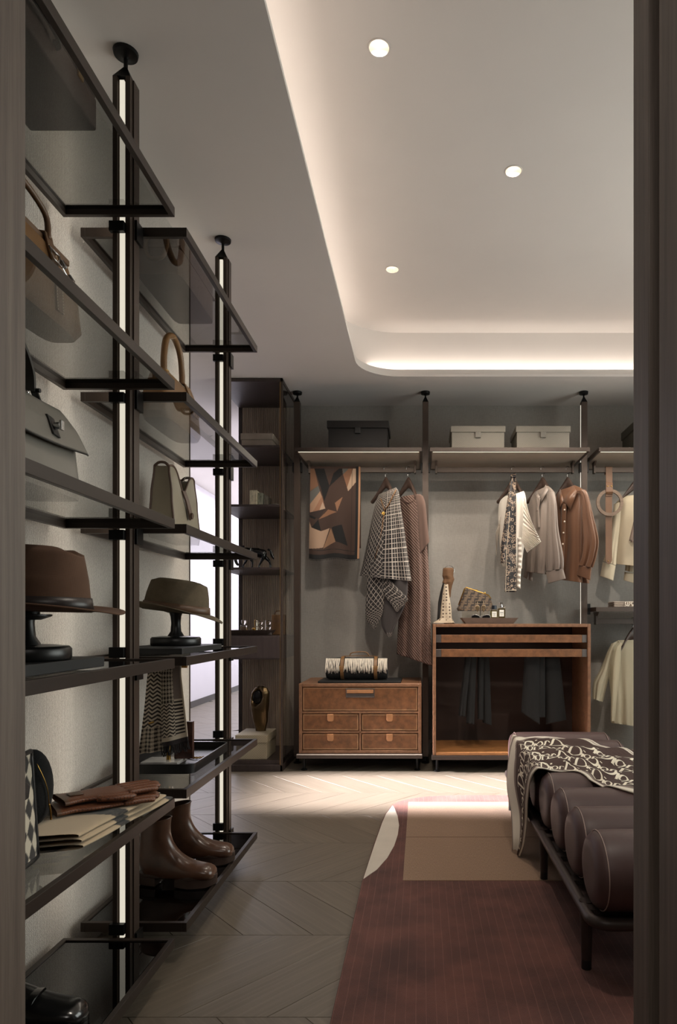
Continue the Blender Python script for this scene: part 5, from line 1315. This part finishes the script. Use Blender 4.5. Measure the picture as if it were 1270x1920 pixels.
m.grid(lambda u, v: (gs(u, 0)[0], -.0165*cos(pi*v), .003+.004*sin(pi*v)), 20, 6, col=lambda u, v: rgb(60, 44, 36))
m.grid(lambda u, v: (gs(u, 0)[0], .0165+.01*v, .003-v*.6), 20, 20, col=lambda u, v: rgb(60, 44, 36)); g_ = m.obj('wool_cloth', 'geo_wool', sc, smooth=180, solid=.002)
m = MB(); random.seed(5)
for k in range(90):
    a = Vector(gs(k/89, 1)); m.tube([a, a+Vector((random.uniform(-.002, .002), random.uniform(-.002, .002), -.012+random.uniform(-.003, .003)))], .0009, 4)
m.obj('fringe', 'fringe_dark', g_)
# ---- poncho
def tweed(x, z, diag=0.):
    if diag: x, z = x*cos(diag)-z*sin(diag), x*sin(diag)+z*cos(diag)
    p = .0225; a, b = (x/p) % 1, (z/p) % 1
    bl, wt = rgb(24, 22, 24), rgb(186, 176, 166)
    if a < .145 or b < .145: return wt
    if (.56 < a < .66) or (.56 < b < .66): return rgb(70, 65, 64)
    return bl
def placed(o, px, py_):
    return o
colattr('tweed_cloth', .95, .7, 500, 0.)
def gthing(name, label, cat, px, group=None, sk=.9):
    CUR['xc'] = px; CUR['sk'] = sk
    return thing(name, label, cat, (gx(px), GY, 2.15), 0, group)
def gobj(m, name, mat, o, **kw):
    l = o.location; m.v = [(v[0]-l.x, v[1]-l.y, v[2]-l.z) for v in m.v]; return m.obj(name, mat, o, **kw)
o = gthing('tweed_poncho', 'black and white plaid tweed poncho with pointed hem on the rail', 'poncho', 724)
m = MB(); gtube(m, [(711, 927, 743, 914, .05), (707, 937, 748, 924, .08), (701, 960, 751, 950, .11), (693, 1000, 757, 990, .135), (683, 1050, 764, 1045, .15), (676, 1080, 770, 1089, .15)], 300, 250, (.016, 4, 0), ph=1.1,
      col=lambda u, v, p: tweed((u*.9 if u < .5 else u*.9), v*.68, .62 if .27 < u < .5 else 0.))
cape = gobj(m, 'cape', 'tweed_cloth', o, smooth=180, solid=.003)
m = MB(); gtube(m, [(690, 1052, 729, 1048, .05), (688, 1095, 724, 1092, .055), (686, 1140, 719, 1138, .045), (688, 1162, 715, 1156, .03), (699, 1178, 703, 1180, .008)], 150, 170, (.008, 3, 0), ph=.4, yoff=-.03, col=lambda u, v, p: tweed(u*.36, v*.5, .72))
gobj(m, 'front_point', 'tweed_cloth', o, smooth=180, solid=.003)
def lining(u, v, p):
    return tweed(u*.4, v*.5, .7) if (v > .90) else rgb(76, 71, 70)
m = MB(); gtube(m, [(716, 1066, 764, 1080, .05), (717, 1105, 764, 1112, .05), (716, 1148, 757, 1140, .045), (716, 1172, 745, 1166, .03), (726, 1193, 732, 1195, .008)], 90, 110, (.006, 3, 0), ph=2., yoff=-.012, col=lining)
gobj(m, 'lining_point', 'tweed_cloth', o, smooth=180, solid=.003)
m = MB(); gtube(m, [(720, 1078, 726, 1082, .01), (716, 1095, 745, 1102, .02), (720, 1115, 764, 1122, .02), (733, 1132, 760, 1131, .015), (742, 1146, 745, 1147, .004)], 70, 70, (.002, 3, 0), yoff=-.055, col=lambda u, v, p: tweed(u*.34, v*.28, .9))
gobj(m, 'folded_corner', 'tweed_cloth', o, smooth=180, solid=.002)
m = MB(); m.tube([gp(714, 935, 0.0575), gp(721, 955, 0.0725), gp(717, 990, 0.08), gp(712, 1020, 0.0825), gp(703, 1048, 0.085)], .004, 6); m.tube([gp(743, 918, 0.035), gp(736, 932, 0.0575), gp(728, 948, 0.07), gp(721, 957, 0.074)], .004, 6); gobj(m, 'leather_trim', 'strap_tan', o, smooth=180)
m = MB(); a = gp(719, 963, 0.079)
for k in range(6): m.ell(a+Vector((.008*cos(k*pi/3), -.004, .008*sin(k*pi/3))), (.006, .003, .006), 8)
gobj(m, 'brooch', 'brass', o, smooth=180)
# ---- dress
t = NT('rib_knit'); uvn = t.co((1, 1, 1), rot=(0, .7, 0)); wv = t.n('ShaderNodeTexWave', bands_direction='X'); t.put(wv.inputs[0], uvn); wv.inputs['Scale'].default_value = 22
t.set(Base_Color=t.mix(wv.outputs[1], rgb(88, 68, 60), rgb(124, 98, 88)), Roughness=.8); t.bump(wv.outputs[1], .7, .004)
fabric('dress_knit', rgb(104, 81, 71), .85, .05, 900, .2, .1)
o = gthing('knit_dress', 'long taupe knit dress with short sleeves beside the poncho', 'dress', 766)
m = MB(); gtube(m, [(754, 931, 781, 927, .05), (750, 938, 791, 929, .07), (748, 960, 796, 948, .10), (750, 1000, 797, 995, .12), (752, 1050, 802, 1050, .12), (751, 1110, 805, 1110, .13), (747, 1180, 806, 1180, .13), (745, 1226, 808, 1248, .12)], 80, 110, (.022, 5, 0), ph=.7)
gobj(m, 'dress_body', 'rib_knit', o, smooth=180, solid=.003)
m = MB(); gtube(m, [(778, 926, 793, 930, .03), (780, 950, 798, 946, .06), (782, 985, 801, 978, .065), (784, 1043, 805, 1016, .06)], 40, 40, (.006, 3, 0), yoff=-.03); gobj(m, 'sleeve', 'dress_knit', o, smooth=180, solid=.003)
m = MB(); m.tube([gp(754, 931, 0.025), gp(760, 940, 0.05), gp(768, 943, 0.0575), gp(776, 938, 0.05), gp(782, 928, 0.025)], .0035, 6); gobj(m, 'neckband', 'dress_knit', o, smooth=180)
# ---- ivory blouse with pleated sleeve
def satin(name, c, rough=.3, aniso=.4):
    t = NT(name); t.set(Base_Color=c, Roughness=rough, Sheen_Weight=.1); t.put(t.b.inputs['Anisotropic'], aniso); t.bump(t.noise(t.co((60, 60, 5)), 1, 3), .25, .003); return t.m
satin('ivory_satin', rgb(226, 218, 206), .5); satin('grey_satin', rgb(134, 122, 114), .34); satin('brown_satin', rgb(110, 78, 58), .34); fabric('cream_knit', rgb(196, 184, 160), .85, .04, 700, .25, .1)
plain('pearl_button', rgb(226, 214, 198), .3)
o = gthing('pleated_blouse', 'ivory blouse with pleated fan sleeves on the middle rail', 'blouse', 963)
m = MB(); gtube(m, [(948, 930, 976, 925, .05), (938, 940, 983, 922, .11), (935, 960, 987, 945, .12), (936, 1000, 985, 1000, .11), (941, 1050, 979, 1050, .10), (944, 1062, 978, 1066, .09)], 70, 60, (.012, 5, 0), ph=.2); gobj(m, 'blouse_body', 'ivory_satin', o, smooth=180, solid=.002)
def fan(x0, y0, x1, y1, xb0, yb0, xb1, yb1, yy, n):
    def f(u, v):
        a = Vector((lerp(gx(x0), gx(x1), u), 0, lerp(gz(y0), gz(y1), u))); b = Vector((lerp(gx(xb0), gx(xb1), u), 0, lerp(gz(yb0), gz(yb1), u))); p = a.lerp(b, v)
        tri = abs(((u*n) % 1)*2-1)-.5; d_ = -yy*.55+.026*tri*(.25+v)+.02*sin(pi*u)*v; return gp(790+p.x*1255/GY, 1165-(p.z-CAMZ)*1255/GY, d_)
    return f
m = MB(); m.grid(fan(979, 968, 983, 1012, 1003, 962+20, 989, 1036, -.12, 14), 14*8, 10); m.v = m.v
m2 = MB(); m2.grid(fan(981, 985, 979, 1016, 1015, 1016, 989, 1036, -.125, 12), 12*8, 12); 
m3 = MB(); m3.grid(fan(983, 930, 979, 1010, 996, 976, 1015, 1016, -.11, 9), 9*8, 14)
gobj(m3, 'pleated_sleeve', 'ivory_satin', o, smooth=25, solid=.0015); gobj(m2, 'pleated_cuff', 'ivory_satin', o, smooth=25, solid=.0015)
m = MB(); m.grid(fan(941, 960, 935, 1000, 930, 1000, 931, 1042, -.06, 9), 72, 12); gobj(m, 'pleated_sleeve', 'ivory_satin', o, smooth=25, solid=.0015)
def rib(u, v): return gp(lerp(970.5, 977.5, u)+1.2*sin(v*5), lerp(1008, 1101, v)+3*u*v, .07+.006*sin(u*pi)+.004*sin(v*60))
m = MB(); m.grid(rib, 8, 90); gobj(m, 'ribbon_tail', 'ivory_satin', o, smooth=180, solid=.0015)
# ---- paisley scarf hung around that hanger
t = NT('paisley_print'); v = t.co()
vo = t.n('ShaderNodeTexVoronoi', feature='F1'); t.put(vo.inputs['Vector'], v); vo.inputs['Scale'].default_value = 32; vo.inputs['Randomness'].default_value = .8
ws = t.n('ShaderNodeTexWave', wave_type='RINGS'); t.put(ws.inputs[0], v); ws.inputs['Scale'].default_value = 14; ws.inputs['Distortion'].default_value = 14; ws.inputs['Detail'].default_value = 3; ws.inputs['Detail Scale'].default_value = 3
f_ = t.math('MAXIMUM', t.math('LESS_THAN', t.math('ABSOLUTE', t.math('SUBTRACT', vo.outputs[0], .32)), .07), t.math('MULTIPLY', t.math('GREATER_THAN', ws.outputs[1], .78), t.math('GREATER_THAN', t.noise(v, 18), .5)))
t.set(Base_Color=t.mix(f_, rgb(26, 22, 24), rgb(150, 130, 112)), Roughness=.5)
plain('scarf_edge', rgb(206, 192, 172), .6); 
o = gthing('paisley_scarf', 'long black paisley scarf with pale edging hung on a hanger', 'scarf', 963)
CUR['sk'] = 0.
def pt1(u, v): return gp(lerp(lerp(960, 950, min(1, v*1.6)), lerp(967.5, 968.5, v), u)-(6*max(0, v-.5)*(1-u)), lerp(894, 1110, v), .035+.075*min(1, v*4)+.010*sin(u*pi*2)*(1-v))
m = MB(); m.grid(pt1, 20, 80); fr = gobj(m, 'front_tail', 'paisley_print', o, smooth=180, solid=.0025)
m = MB(); m.tube([Vector(pt1(.06, v_/40))+Vector((0, -.003, 0)) for v_ in range(12, 41)]+[Vector(pt1(u_/8, .985))+Vector((0, -.003, 0)) for u_ in range(1, 9)], .0019, 5)
l = o.location; m.v = [(a-l.x, b-l.y, c-l.z) for a, b, c in m.v]; m.obj('edging', 'scarf_edge', fr, smooth=180)
def pt2(u, v): return gp(lerp(lerp(958, 939.5, min(1, v*1.25)), lerp(963, 950, v), u), lerp(896, 1056, v), .05+.055*min(1, v*4)+.012*sin(u*pi))
m = MB(); m.grid(pt2, 16, 60); gobj(m, 'back_tail', 'paisley_print', o, smooth=180, solid=.0025)
m = MB(); m.grid(lambda u, v: gp(lerp(958, 967.5, u), 894-5*sin(pi*v)+14*max(0, v-.6), lerp(.05, -.06, v)), 12, 8); gobj(m, 'top_loop', 'paisley_print', o, smooth=180, solid=.0025)
# ---- grey blouse
def cuff(o, pts, mat, yy, d=.03, name='cuff'):
    m = MB(); (ax, ay), (bx, by), (cx_, cy_), (dx_, dy_) = pts
    gtube(m, [(ax, ay, bx, by, d), ((ax+dx_)/2, (ay+dy_)/2, (bx+cx_)/2, (by+cy_)/2, d*1.1), (dx_, dy_, cx_, cy_, d*1.05)], 32, 10, (.002, 3, 0), yoff=yy); return gobj(m, name, mat, o, smooth=180, solid=.003)
def sleeve(o, rows, mat, yy, folds=(.010, 4, 0), ph=0.):
    m = MB(); gtube(m, rows, 48, 60, folds, yoff=yy, ph=ph); return gobj(m, 'sleeve', mat, o, smooth=180, solid=.002)
o = gthing('satin_blouse', 'grey satin blouse with gathered cuff on the middle rail', 'blouse', 1018)
m = MB(); gtube(m, [(1005, 921, 1027, 911, .045), (998, 930, 1035, 917, .065), (992, 946, 1042, 933, .10), (991, 985, 1040, 985, .13), (989, 1040, 1036, 1040, .125), (988, 1072, 1032, 1078, .12)], 80, 70, (.020, 5, 0), ph=.9); gobj(m, 'blouse_body', 'grey_satin', o, smooth=180, solid=.002)
sleeve(o, [(1026, 925, 1039, 922, .04), (1027, 950, 1044, 946, .05), (1026, 1000, 1047, 992, .055), (1024, 1045, 1055, 1038, .055), (1025, 1062, 1056, 1058, .045), (1026, 1071, 1055, 1066, .032)], 'grey_satin', -.075, (.024, 6, 0), .5)
cuff(o, ((1024, 1072), (1056, 1066), (1061, 1085), (1029, 1094)), 'grey_satin', -.075)
sleeve(o, [(994, 935, 1004, 930, .03), (990, 980, 1002, 985, .04), (985, 1050, 1000, 1055, .04), (982, 1082, 998, 1090, .035)], 'grey_satin', .02, (.008, 4, 0))
def tie(x0, x1, y0, y1, yy, w_): return lambda u, v: gp(lerp(x0, x1, v)+w_*(u-.5), lerp(y0, y1, v), -yy*.5+.006*sin(u*pi))
m = MB(); m.grid(tie(1008, 1011, 934, 990, -.165, 5), 6, 20); m.grid(tie(1012, 1008, 934, 958, -.172, 4.5), 6, 14); gobj(m, 'neck_tie', 'grey_satin', o, smooth=180, solid=.003)
def collar(o, P, mat):
    m = MB()
    for a, b, c, d in P: m.add([a, b, c, d], [(0, 1, 2, 3)])
    return gobj(m, 'collar', mat, o, smooth=180, solid=.004)
collar(o, [(gp(1013, 928, 0.072), gp(1024, 909, 0.037), gp(1029, 918, 0.052), gp(1016, 941, 0.098)), (gp(1003, 926, 0.052), gp(1008, 921, 0.032), gp(1013, 932, 0.087), gp(1009, 936, 0.092))], 'grey_satin')
# ---- brown shirt
o = gthing('satin_shirt', 'brown satin shirt with pointed collar on the middle rail', 'shirt', 1065)
m = MB(); gtube(m, [(1051, 919, 1078, 910, .05), (1044, 929, 1091, 916, .07), (1041, 946, 1099, 928, .105), (1043, 985, 1098, 975, .135), (1042, 1030, 1098, 1030, .135), (1034, 1065, 1100, 1070, .13), (1028, 1084, 1104, 1094, .125)], 80, 70, (.020, 5, 0), ph=1.6); gobj(m, 'shirt_body', 'brown_satin', o, smooth=180, solid=.002)
sleeve(o, [(1083, 920, 1097, 918, .04), (1091, 935, 1103, 928, .05), (1092, 975, 1112, 965, .055), (1094, 1015, 1122, 1012, .055), (1091, 1045, 1118, 1042, .05), (1086, 1060, 1111, 1064, .038)], 'brown_satin', -.07, (.024, 5, 0), 2.)
cuff(o, ((1086, 1060), (1110, 1063), (1107, 1088), (1082, 1078)), 'brown_satin', -.07)
collar(o, [(gp(1057, 938, 0.102), gp(1075, 910, 0.047), gp(1083, 922, 0.072), gp(1070, 956, 0.1045)), (gp(1047, 930, 0.072), gp(1051, 916, 0.037), gp(1057, 938, 0.102), gp(1049, 955, 0.097))], 'brown_satin')
m = MB()
for k, (x, y) in enumerate(((1056, 940), (1059, 956), (1059, 978), (1057, 999), (1056, 1020), (1055, 1042), (1054, 1064))): m.ell(gp(x, y, .092), (.0068, .004, .0068), 10)
gobj(m, 'button', 'pearl_button', o, smooth=180)
m = MB(); m.grid(lambda u, v: gp(lerp(1051, 1060, u)+lerp(3, -3, v), lerp(944, 1085, v), .080+.006*sin(u*pi)), 6, 30); gobj(m, 'placket', 'brown_satin', o, smooth=180, solid=.003)
# ---- belt with wooden ring
leather('belt_tan', rgb(106, 75, 52), .5, .06, 20, .1, 500, .1); wood('ring_wood', rgb(98, 79, 64), rgb(126, 105, 88), (10, 10, 60), .55)
o = gthing('ring_belt', 'tan leather belt with wooden ring buckle hanging on the rail', 'belt', 1143)
by_ = ry-.016
m = MB(); m.sweep([Vector((gx(1143), ry+.016, RZ-.05)), Vector((gx(1143), ry+.016, RZ-.002)), Vector((gx(1143), ry, RZ+.006)), Vector((gx(1143), by_-.003, RZ-.002)), Vector((gx(1143), by_-.005, gz(900))), Vector((gx(1143), by_-.006, gz(930)))], .048, .004, up=(1, 0, 0)); gobj(m, 'loop_strap', 'belt_tan', o)
m = MB(); P = [(gx(1136.5), gz(915)), (gx(1149), gz(915)), (gx(1149), gz(1050)), (gx(1147), gz(1055)), (gx(1143), gz(1058)), (gx(1138.6), gz(1055)), (gx(1136.7), gz(1050))]; m.prism(P, by_-.001, by_+.003, 'y'); gobj(m, 'belt_strap', 'belt_tan', o, bevel=.001)
m = MB(); c = wp(1143.5, 942.5, GY); ro, ri = .100, .077
pr = [(ri, -.007), (ro, -.007), (ro, .007), (ri, .007)]
m.grid(lambda u, v: ((lambda q: (c.x+q[0]*cos(2*pi*u), by_-.014+q[1], c.z+q[0]*sin(2*pi*u)))(pr[int(round(v*4)) % 4])), 64, 4, wrap=True); gobj(m, 'wooden_ring', 'ring_wood', o, smooth=35, weld=True)
m = MB(); m.sweep([wp(1143, 905, by_-.010), wp(1143, 912, by_-.022), wp(1143, 922, by_-.026), wp(1143, 926, by_-.016), wp(1143, 922, by_-.004)], .050, .004, up=(1, 0, 0)); gobj(m, 'keeper', 'belt_tan', o)
m = MB(); [m.ell(p, (.005, .003, .005), 10) for p in (wp(1140, 911.5, by_-.026), wp(1147, 911.5, by_-.026), wp(1141, 1052, by_-.002))]; gobj(m, 'rivet', 'brass', o, smooth=180)
# ---- cream jumper
o = gthing('cream_jumper', 'cream jumper with wide cuffs behind the ring belt', 'jumper', 1196, sk=.5)
m = MB(); gtube(m, [(1176, 930, 1208, 926, .05), (1160, 938, 1222, 932, .10), (1153, 955, 1235, 948, .12), (1152, 1000, 1238, 1000, .12), (1150, 1040, 1240, 1045, .12), (1149, 1057, 1241, 1066, .12)], 70, 60, (.010, 4, 0), ph=.3, yoff=.02); gobj(m, 'jumper_body', 'cream_knit', o, smooth=180, solid=.003)
sleeve(o, [(1152, 945, 1166, 940, .04), (1147, 985, 1163, 985, .05), (1138, 1030, 1157, 1035, .05), (1132, 1052, 1155, 1060, .045)], 'cream_knit', -.02, (.006, 4, 0))
cuff(o, ((1131, 1054), (1155, 1060), (1150, 1089), (1126, 1080)), 'cream_knit', -.02, .04)
sleeve(o, [(1180, 1000, 1200, 1000, .03), (1176, 1040, 1196, 1045, .04), (1173, 1070, 1196, 1075, .04)], 'cream_knit', .05, (.008, 5, 0)); cuff(o, ((1172, 1072), (1196, 1076), (1198, 1096), (1170, 1088)), 'cream_knit', .05, .035)
m = MB(); [m.grid(lambda u, v, k=k: gp(lerp(1191, 1180, v)+7*u+k*3, lerp(968, 1014, v)+3*k, .075+.006*sin(u*pi)), 6, 20) for k in range(2)]; gobj(m, 'neck_scarf', 'tray_taupe', o, smooth=180, solid=.003)
# ---- sheer blouse on the low rail
t = NT('sheer_cotton'); t.set(Base_Color=rgb(206, 196, 170), Roughness=.9); cr = t.noise(t.co((90, 90, 12)), 1, 3); t.bump(cr, .6, .003)
tr = t.n('ShaderNodeBsdfTransparent'); tr.inputs[0].default_value = (.95, .93, .88, 1); mx = t.n('ShaderNodeMixShader'); mx.inputs[0].default_value = .62
t.put(mx.inputs[1], tr.outputs[0]); t.put(mx.inputs[2], t.b.outputs[0]); t.t.links.new(mx.outputs[0], t.out.inputs[0])
yl = 4.78+.2025
hanger(1187, radians(12), 'wooden hanger carrying the sheer blouse on the low rail', 1.118-.05, yl)
o = gthing('sheer_blouse', 'sheer cream cotton blouse hanging on the low rail', 'blouse', 1187, sk=.1)
m = MB(); gtube(m, [(1160, 1200, 1212, 1200, .05), (1146, 1210, 1226, 1210, .07), (1141, 1225, 1233, 1225, .08), (1142, 1265, 1232, 1265, .08), (1146, 1310, 1228, 1310, .085), (1146, 1350, 1228, 1356, .09), (1150, 1356, 1226, 1366, .09)], 90, 70, (.012, 8, 0), ph=.4, yoff=.04); gobj(m, 'blouse_body', 'sheer_cotton', o, smooth=180)
m = MB(); gtube(m, [(1147, 1207, 1160, 1201, .03), (1138, 1225, 1152, 1222, .05), (1126, 1255, 1144, 1262, .055), (1114, 1278, 1138, 1286, .055), (1112, 1300, 1132, 1310, .05), (1112, 1310, 1130, 1316, .05)], 48, 50, (.010, 5, 0), yoff=.02); gobj(m, 'sleeve', 'sheer_cotton', o, smooth=180)
m = MB(); gtube(m, [(1156, 1215, 1166, 1205, .01), (1150, 1240, 1164, 1240, .014), (1147, 1300, 1158, 1300, .014), (1146, 1352, 1153, 1352, .012)], 30, 40, (.004, 4, 0), yoff=-.06); gobj(m, 'lace_edge', 'sheer_cotton', o, smooth=180)
m = MB(); m.tube([gp(1160, 1201, -0.0), gp(1168, 1214, 0.0175), gp(1177, 1218, 0.02), gp(1190, 1216, 0.02), gp(1212, 1201, -0.0)], .0035, 6); gobj(m, 'neckband', 'cream_knit', o, smooth=180)
# ---- folded fringed scarf on the low shelf
o = thing('fringed_scarf', 'small folded brown scarf with pale fringe on the low shelf', 'scarf', (1.46, 4.85, 1.1506))
for k in range(3): MB().box(-.08, -.06, k*.0135, .20, .10, k*.0135+.0128).obj('fold', 'wool_brown', o, bevel=.006, seg=3) if 'wool_brown' in MATS else MB().box(-.08, -.06, k*.0135, .20, .10, k*.0135+.0128).obj('fold', 'suede_taupe', o, bevel=.006, seg=3)
m = MB(); random.seed(9)
for k in range(46):
    x = .0+.2*k/45; m.tube([(x, -.061, .038), (x+random.uniform(-.01, .01), -.067, .022), (x+random.uniform(-.018, .018), -.068, .004)], .0018, 4)
m.obj('fringe', 'fringe_cream', o)
# ---- trousers in the cabinet
fabric('trouser_black', rgb(9, 8, 7), .95, .08, 800, .2, 0.); fabric('trouser_slate', rgb(12, 11, 10), .95, .08, 800, .2, 0.)
def trousers(label, legs, mat, yy, ztop=None):
    CUR['sk'] = 0.
    o = thing('trousers', label, 'trousers', (gx(legs[0][0]), 4.78, .79), 0, 'trousers in the cabinet')
    for k, (xl, yt, xr, yt2, bl, ybl, br, ybr) in enumerate(legs):
        m = MB(); gtube(m, [(xl, yt, xr, yt2, .02), (lerp(xl, bl, .4), lerp(yt, ybl, .4), lerp(xr, br, .4), lerp(yt2, ybr, .4), .03), (bl, ybl, br, ybr, .035)], 36, 36, (.005, 3, 0), yoff=yy-GY+.02*k, ph=k); gobj(m, 'leg', mat, o, smooth=180, solid=.002)
trousers('black trousers hanging at the left of the cabinet', [(874, 1216, 885, 1216, 860, 1342, 872, 1344), (880, 1216, 894, 1216, 874, 1356, 889, 1358), (896, 1216, 908, 1216, 896, 1348, 906, 1350), (904, 1216, 917, 1216, 905, 1355, 922, 1360)], 'trouser_black', 4.745)
trousers('dark grey trousers hanging at the right of the cabinet', [(985, 1216, 1012, 1216, 978, 1335, 1012, 1358), (1008, 1216, 1022, 1216, 1006, 1345, 1022, 1345), (1020, 1216, 1048, 1216, 1024, 1358, 1062, 1350)], 'trouser_slate', 4.745)
# ---- knotted scarves on the ring stand
leather('suede_brown', rgb(94, 66, 42), .9, .1, 20, .1, 300, .1)
t = NT('dotted_silk'); v = t.co(); vo = t.n('ShaderNodeTexVoronoi', feature='F1'); t.put(vo.inputs['Vector'], v); vo.inputs['Scale'].default_value = 42; vo.inputs['Randomness'].default_value = .15
t.set(Base_Color=t.mix(t.math('LESS_THAN', vo.outputs[0], .30), rgb(178, 162, 140), rgb(74, 58, 48)), Roughness=.7)
sx0, sy0 = .205, 4.88
def sxp(px, py): return Vector(((px-790)*sy0/1255, sy0, CAMZ-(py-1165)*sy0/1255))
def stube(o, name, rows, mat, yoff, d=1.):
    m = MB(); L = len(rows)
    def f(u, v):
        t_ = v*(L-1); i = min(int(t_), L-2); k = t_-i; k = k*k*(3-2*k); r0, r1 = rows[i], rows[i+1]
        xl, xr, y_, dd = (lerp(a, b, k) for a, b in zip(r0, r1)); a = 2*pi*u; p = sxp(lerp(xl, xr, .5+.5*cos(a)), y_)
        return (p.x, sy0+yoff-dd*sin(a)*(1+.15*sin(4*a+v*6)), max(p.z, kt+.001))
    m.grid(f, 28, 40, wrap=True); l = o.location; m.v = [(a-l.x, b-l.y, c-l.z) for a, b, c in m.v]; m.obj(name, mat, o, smooth=180, solid=.002)
o = thing('knotted_scarves', 'brown knotted scarf with dotted silk tail on the ring stand', 'scarf', (sx0, sy0, kt))
stube(o, 'knot', [(832, 849, 1065, .012), (831, 851, 1068, .022), (830, 850, 1080, .026), (832, 852, 1086, .022), (830, 850, 1092, .026), (831, 848, 1098, .022), (836, 846, 1108, .014), (837, 845, 1120, .006)], 'suede_brown', -.004)
stube(o, 'dark_tail', [(831, 838, 1092, .010), (826, 835, 1110, .012), (822, 831, 1130, .014), (821, 829, 1150, .014), (820, 830, 1164, .012)], 'bag_black', -.012)
stube(o, 'dotted_tail', [(833, 840, 1096, .010), (830, 842, 1115, .014), (827, 846, 1140, .020), (825, 847, 1160, .024), (812, 852, 1168, .030)], 'dotted_silk', -.030)
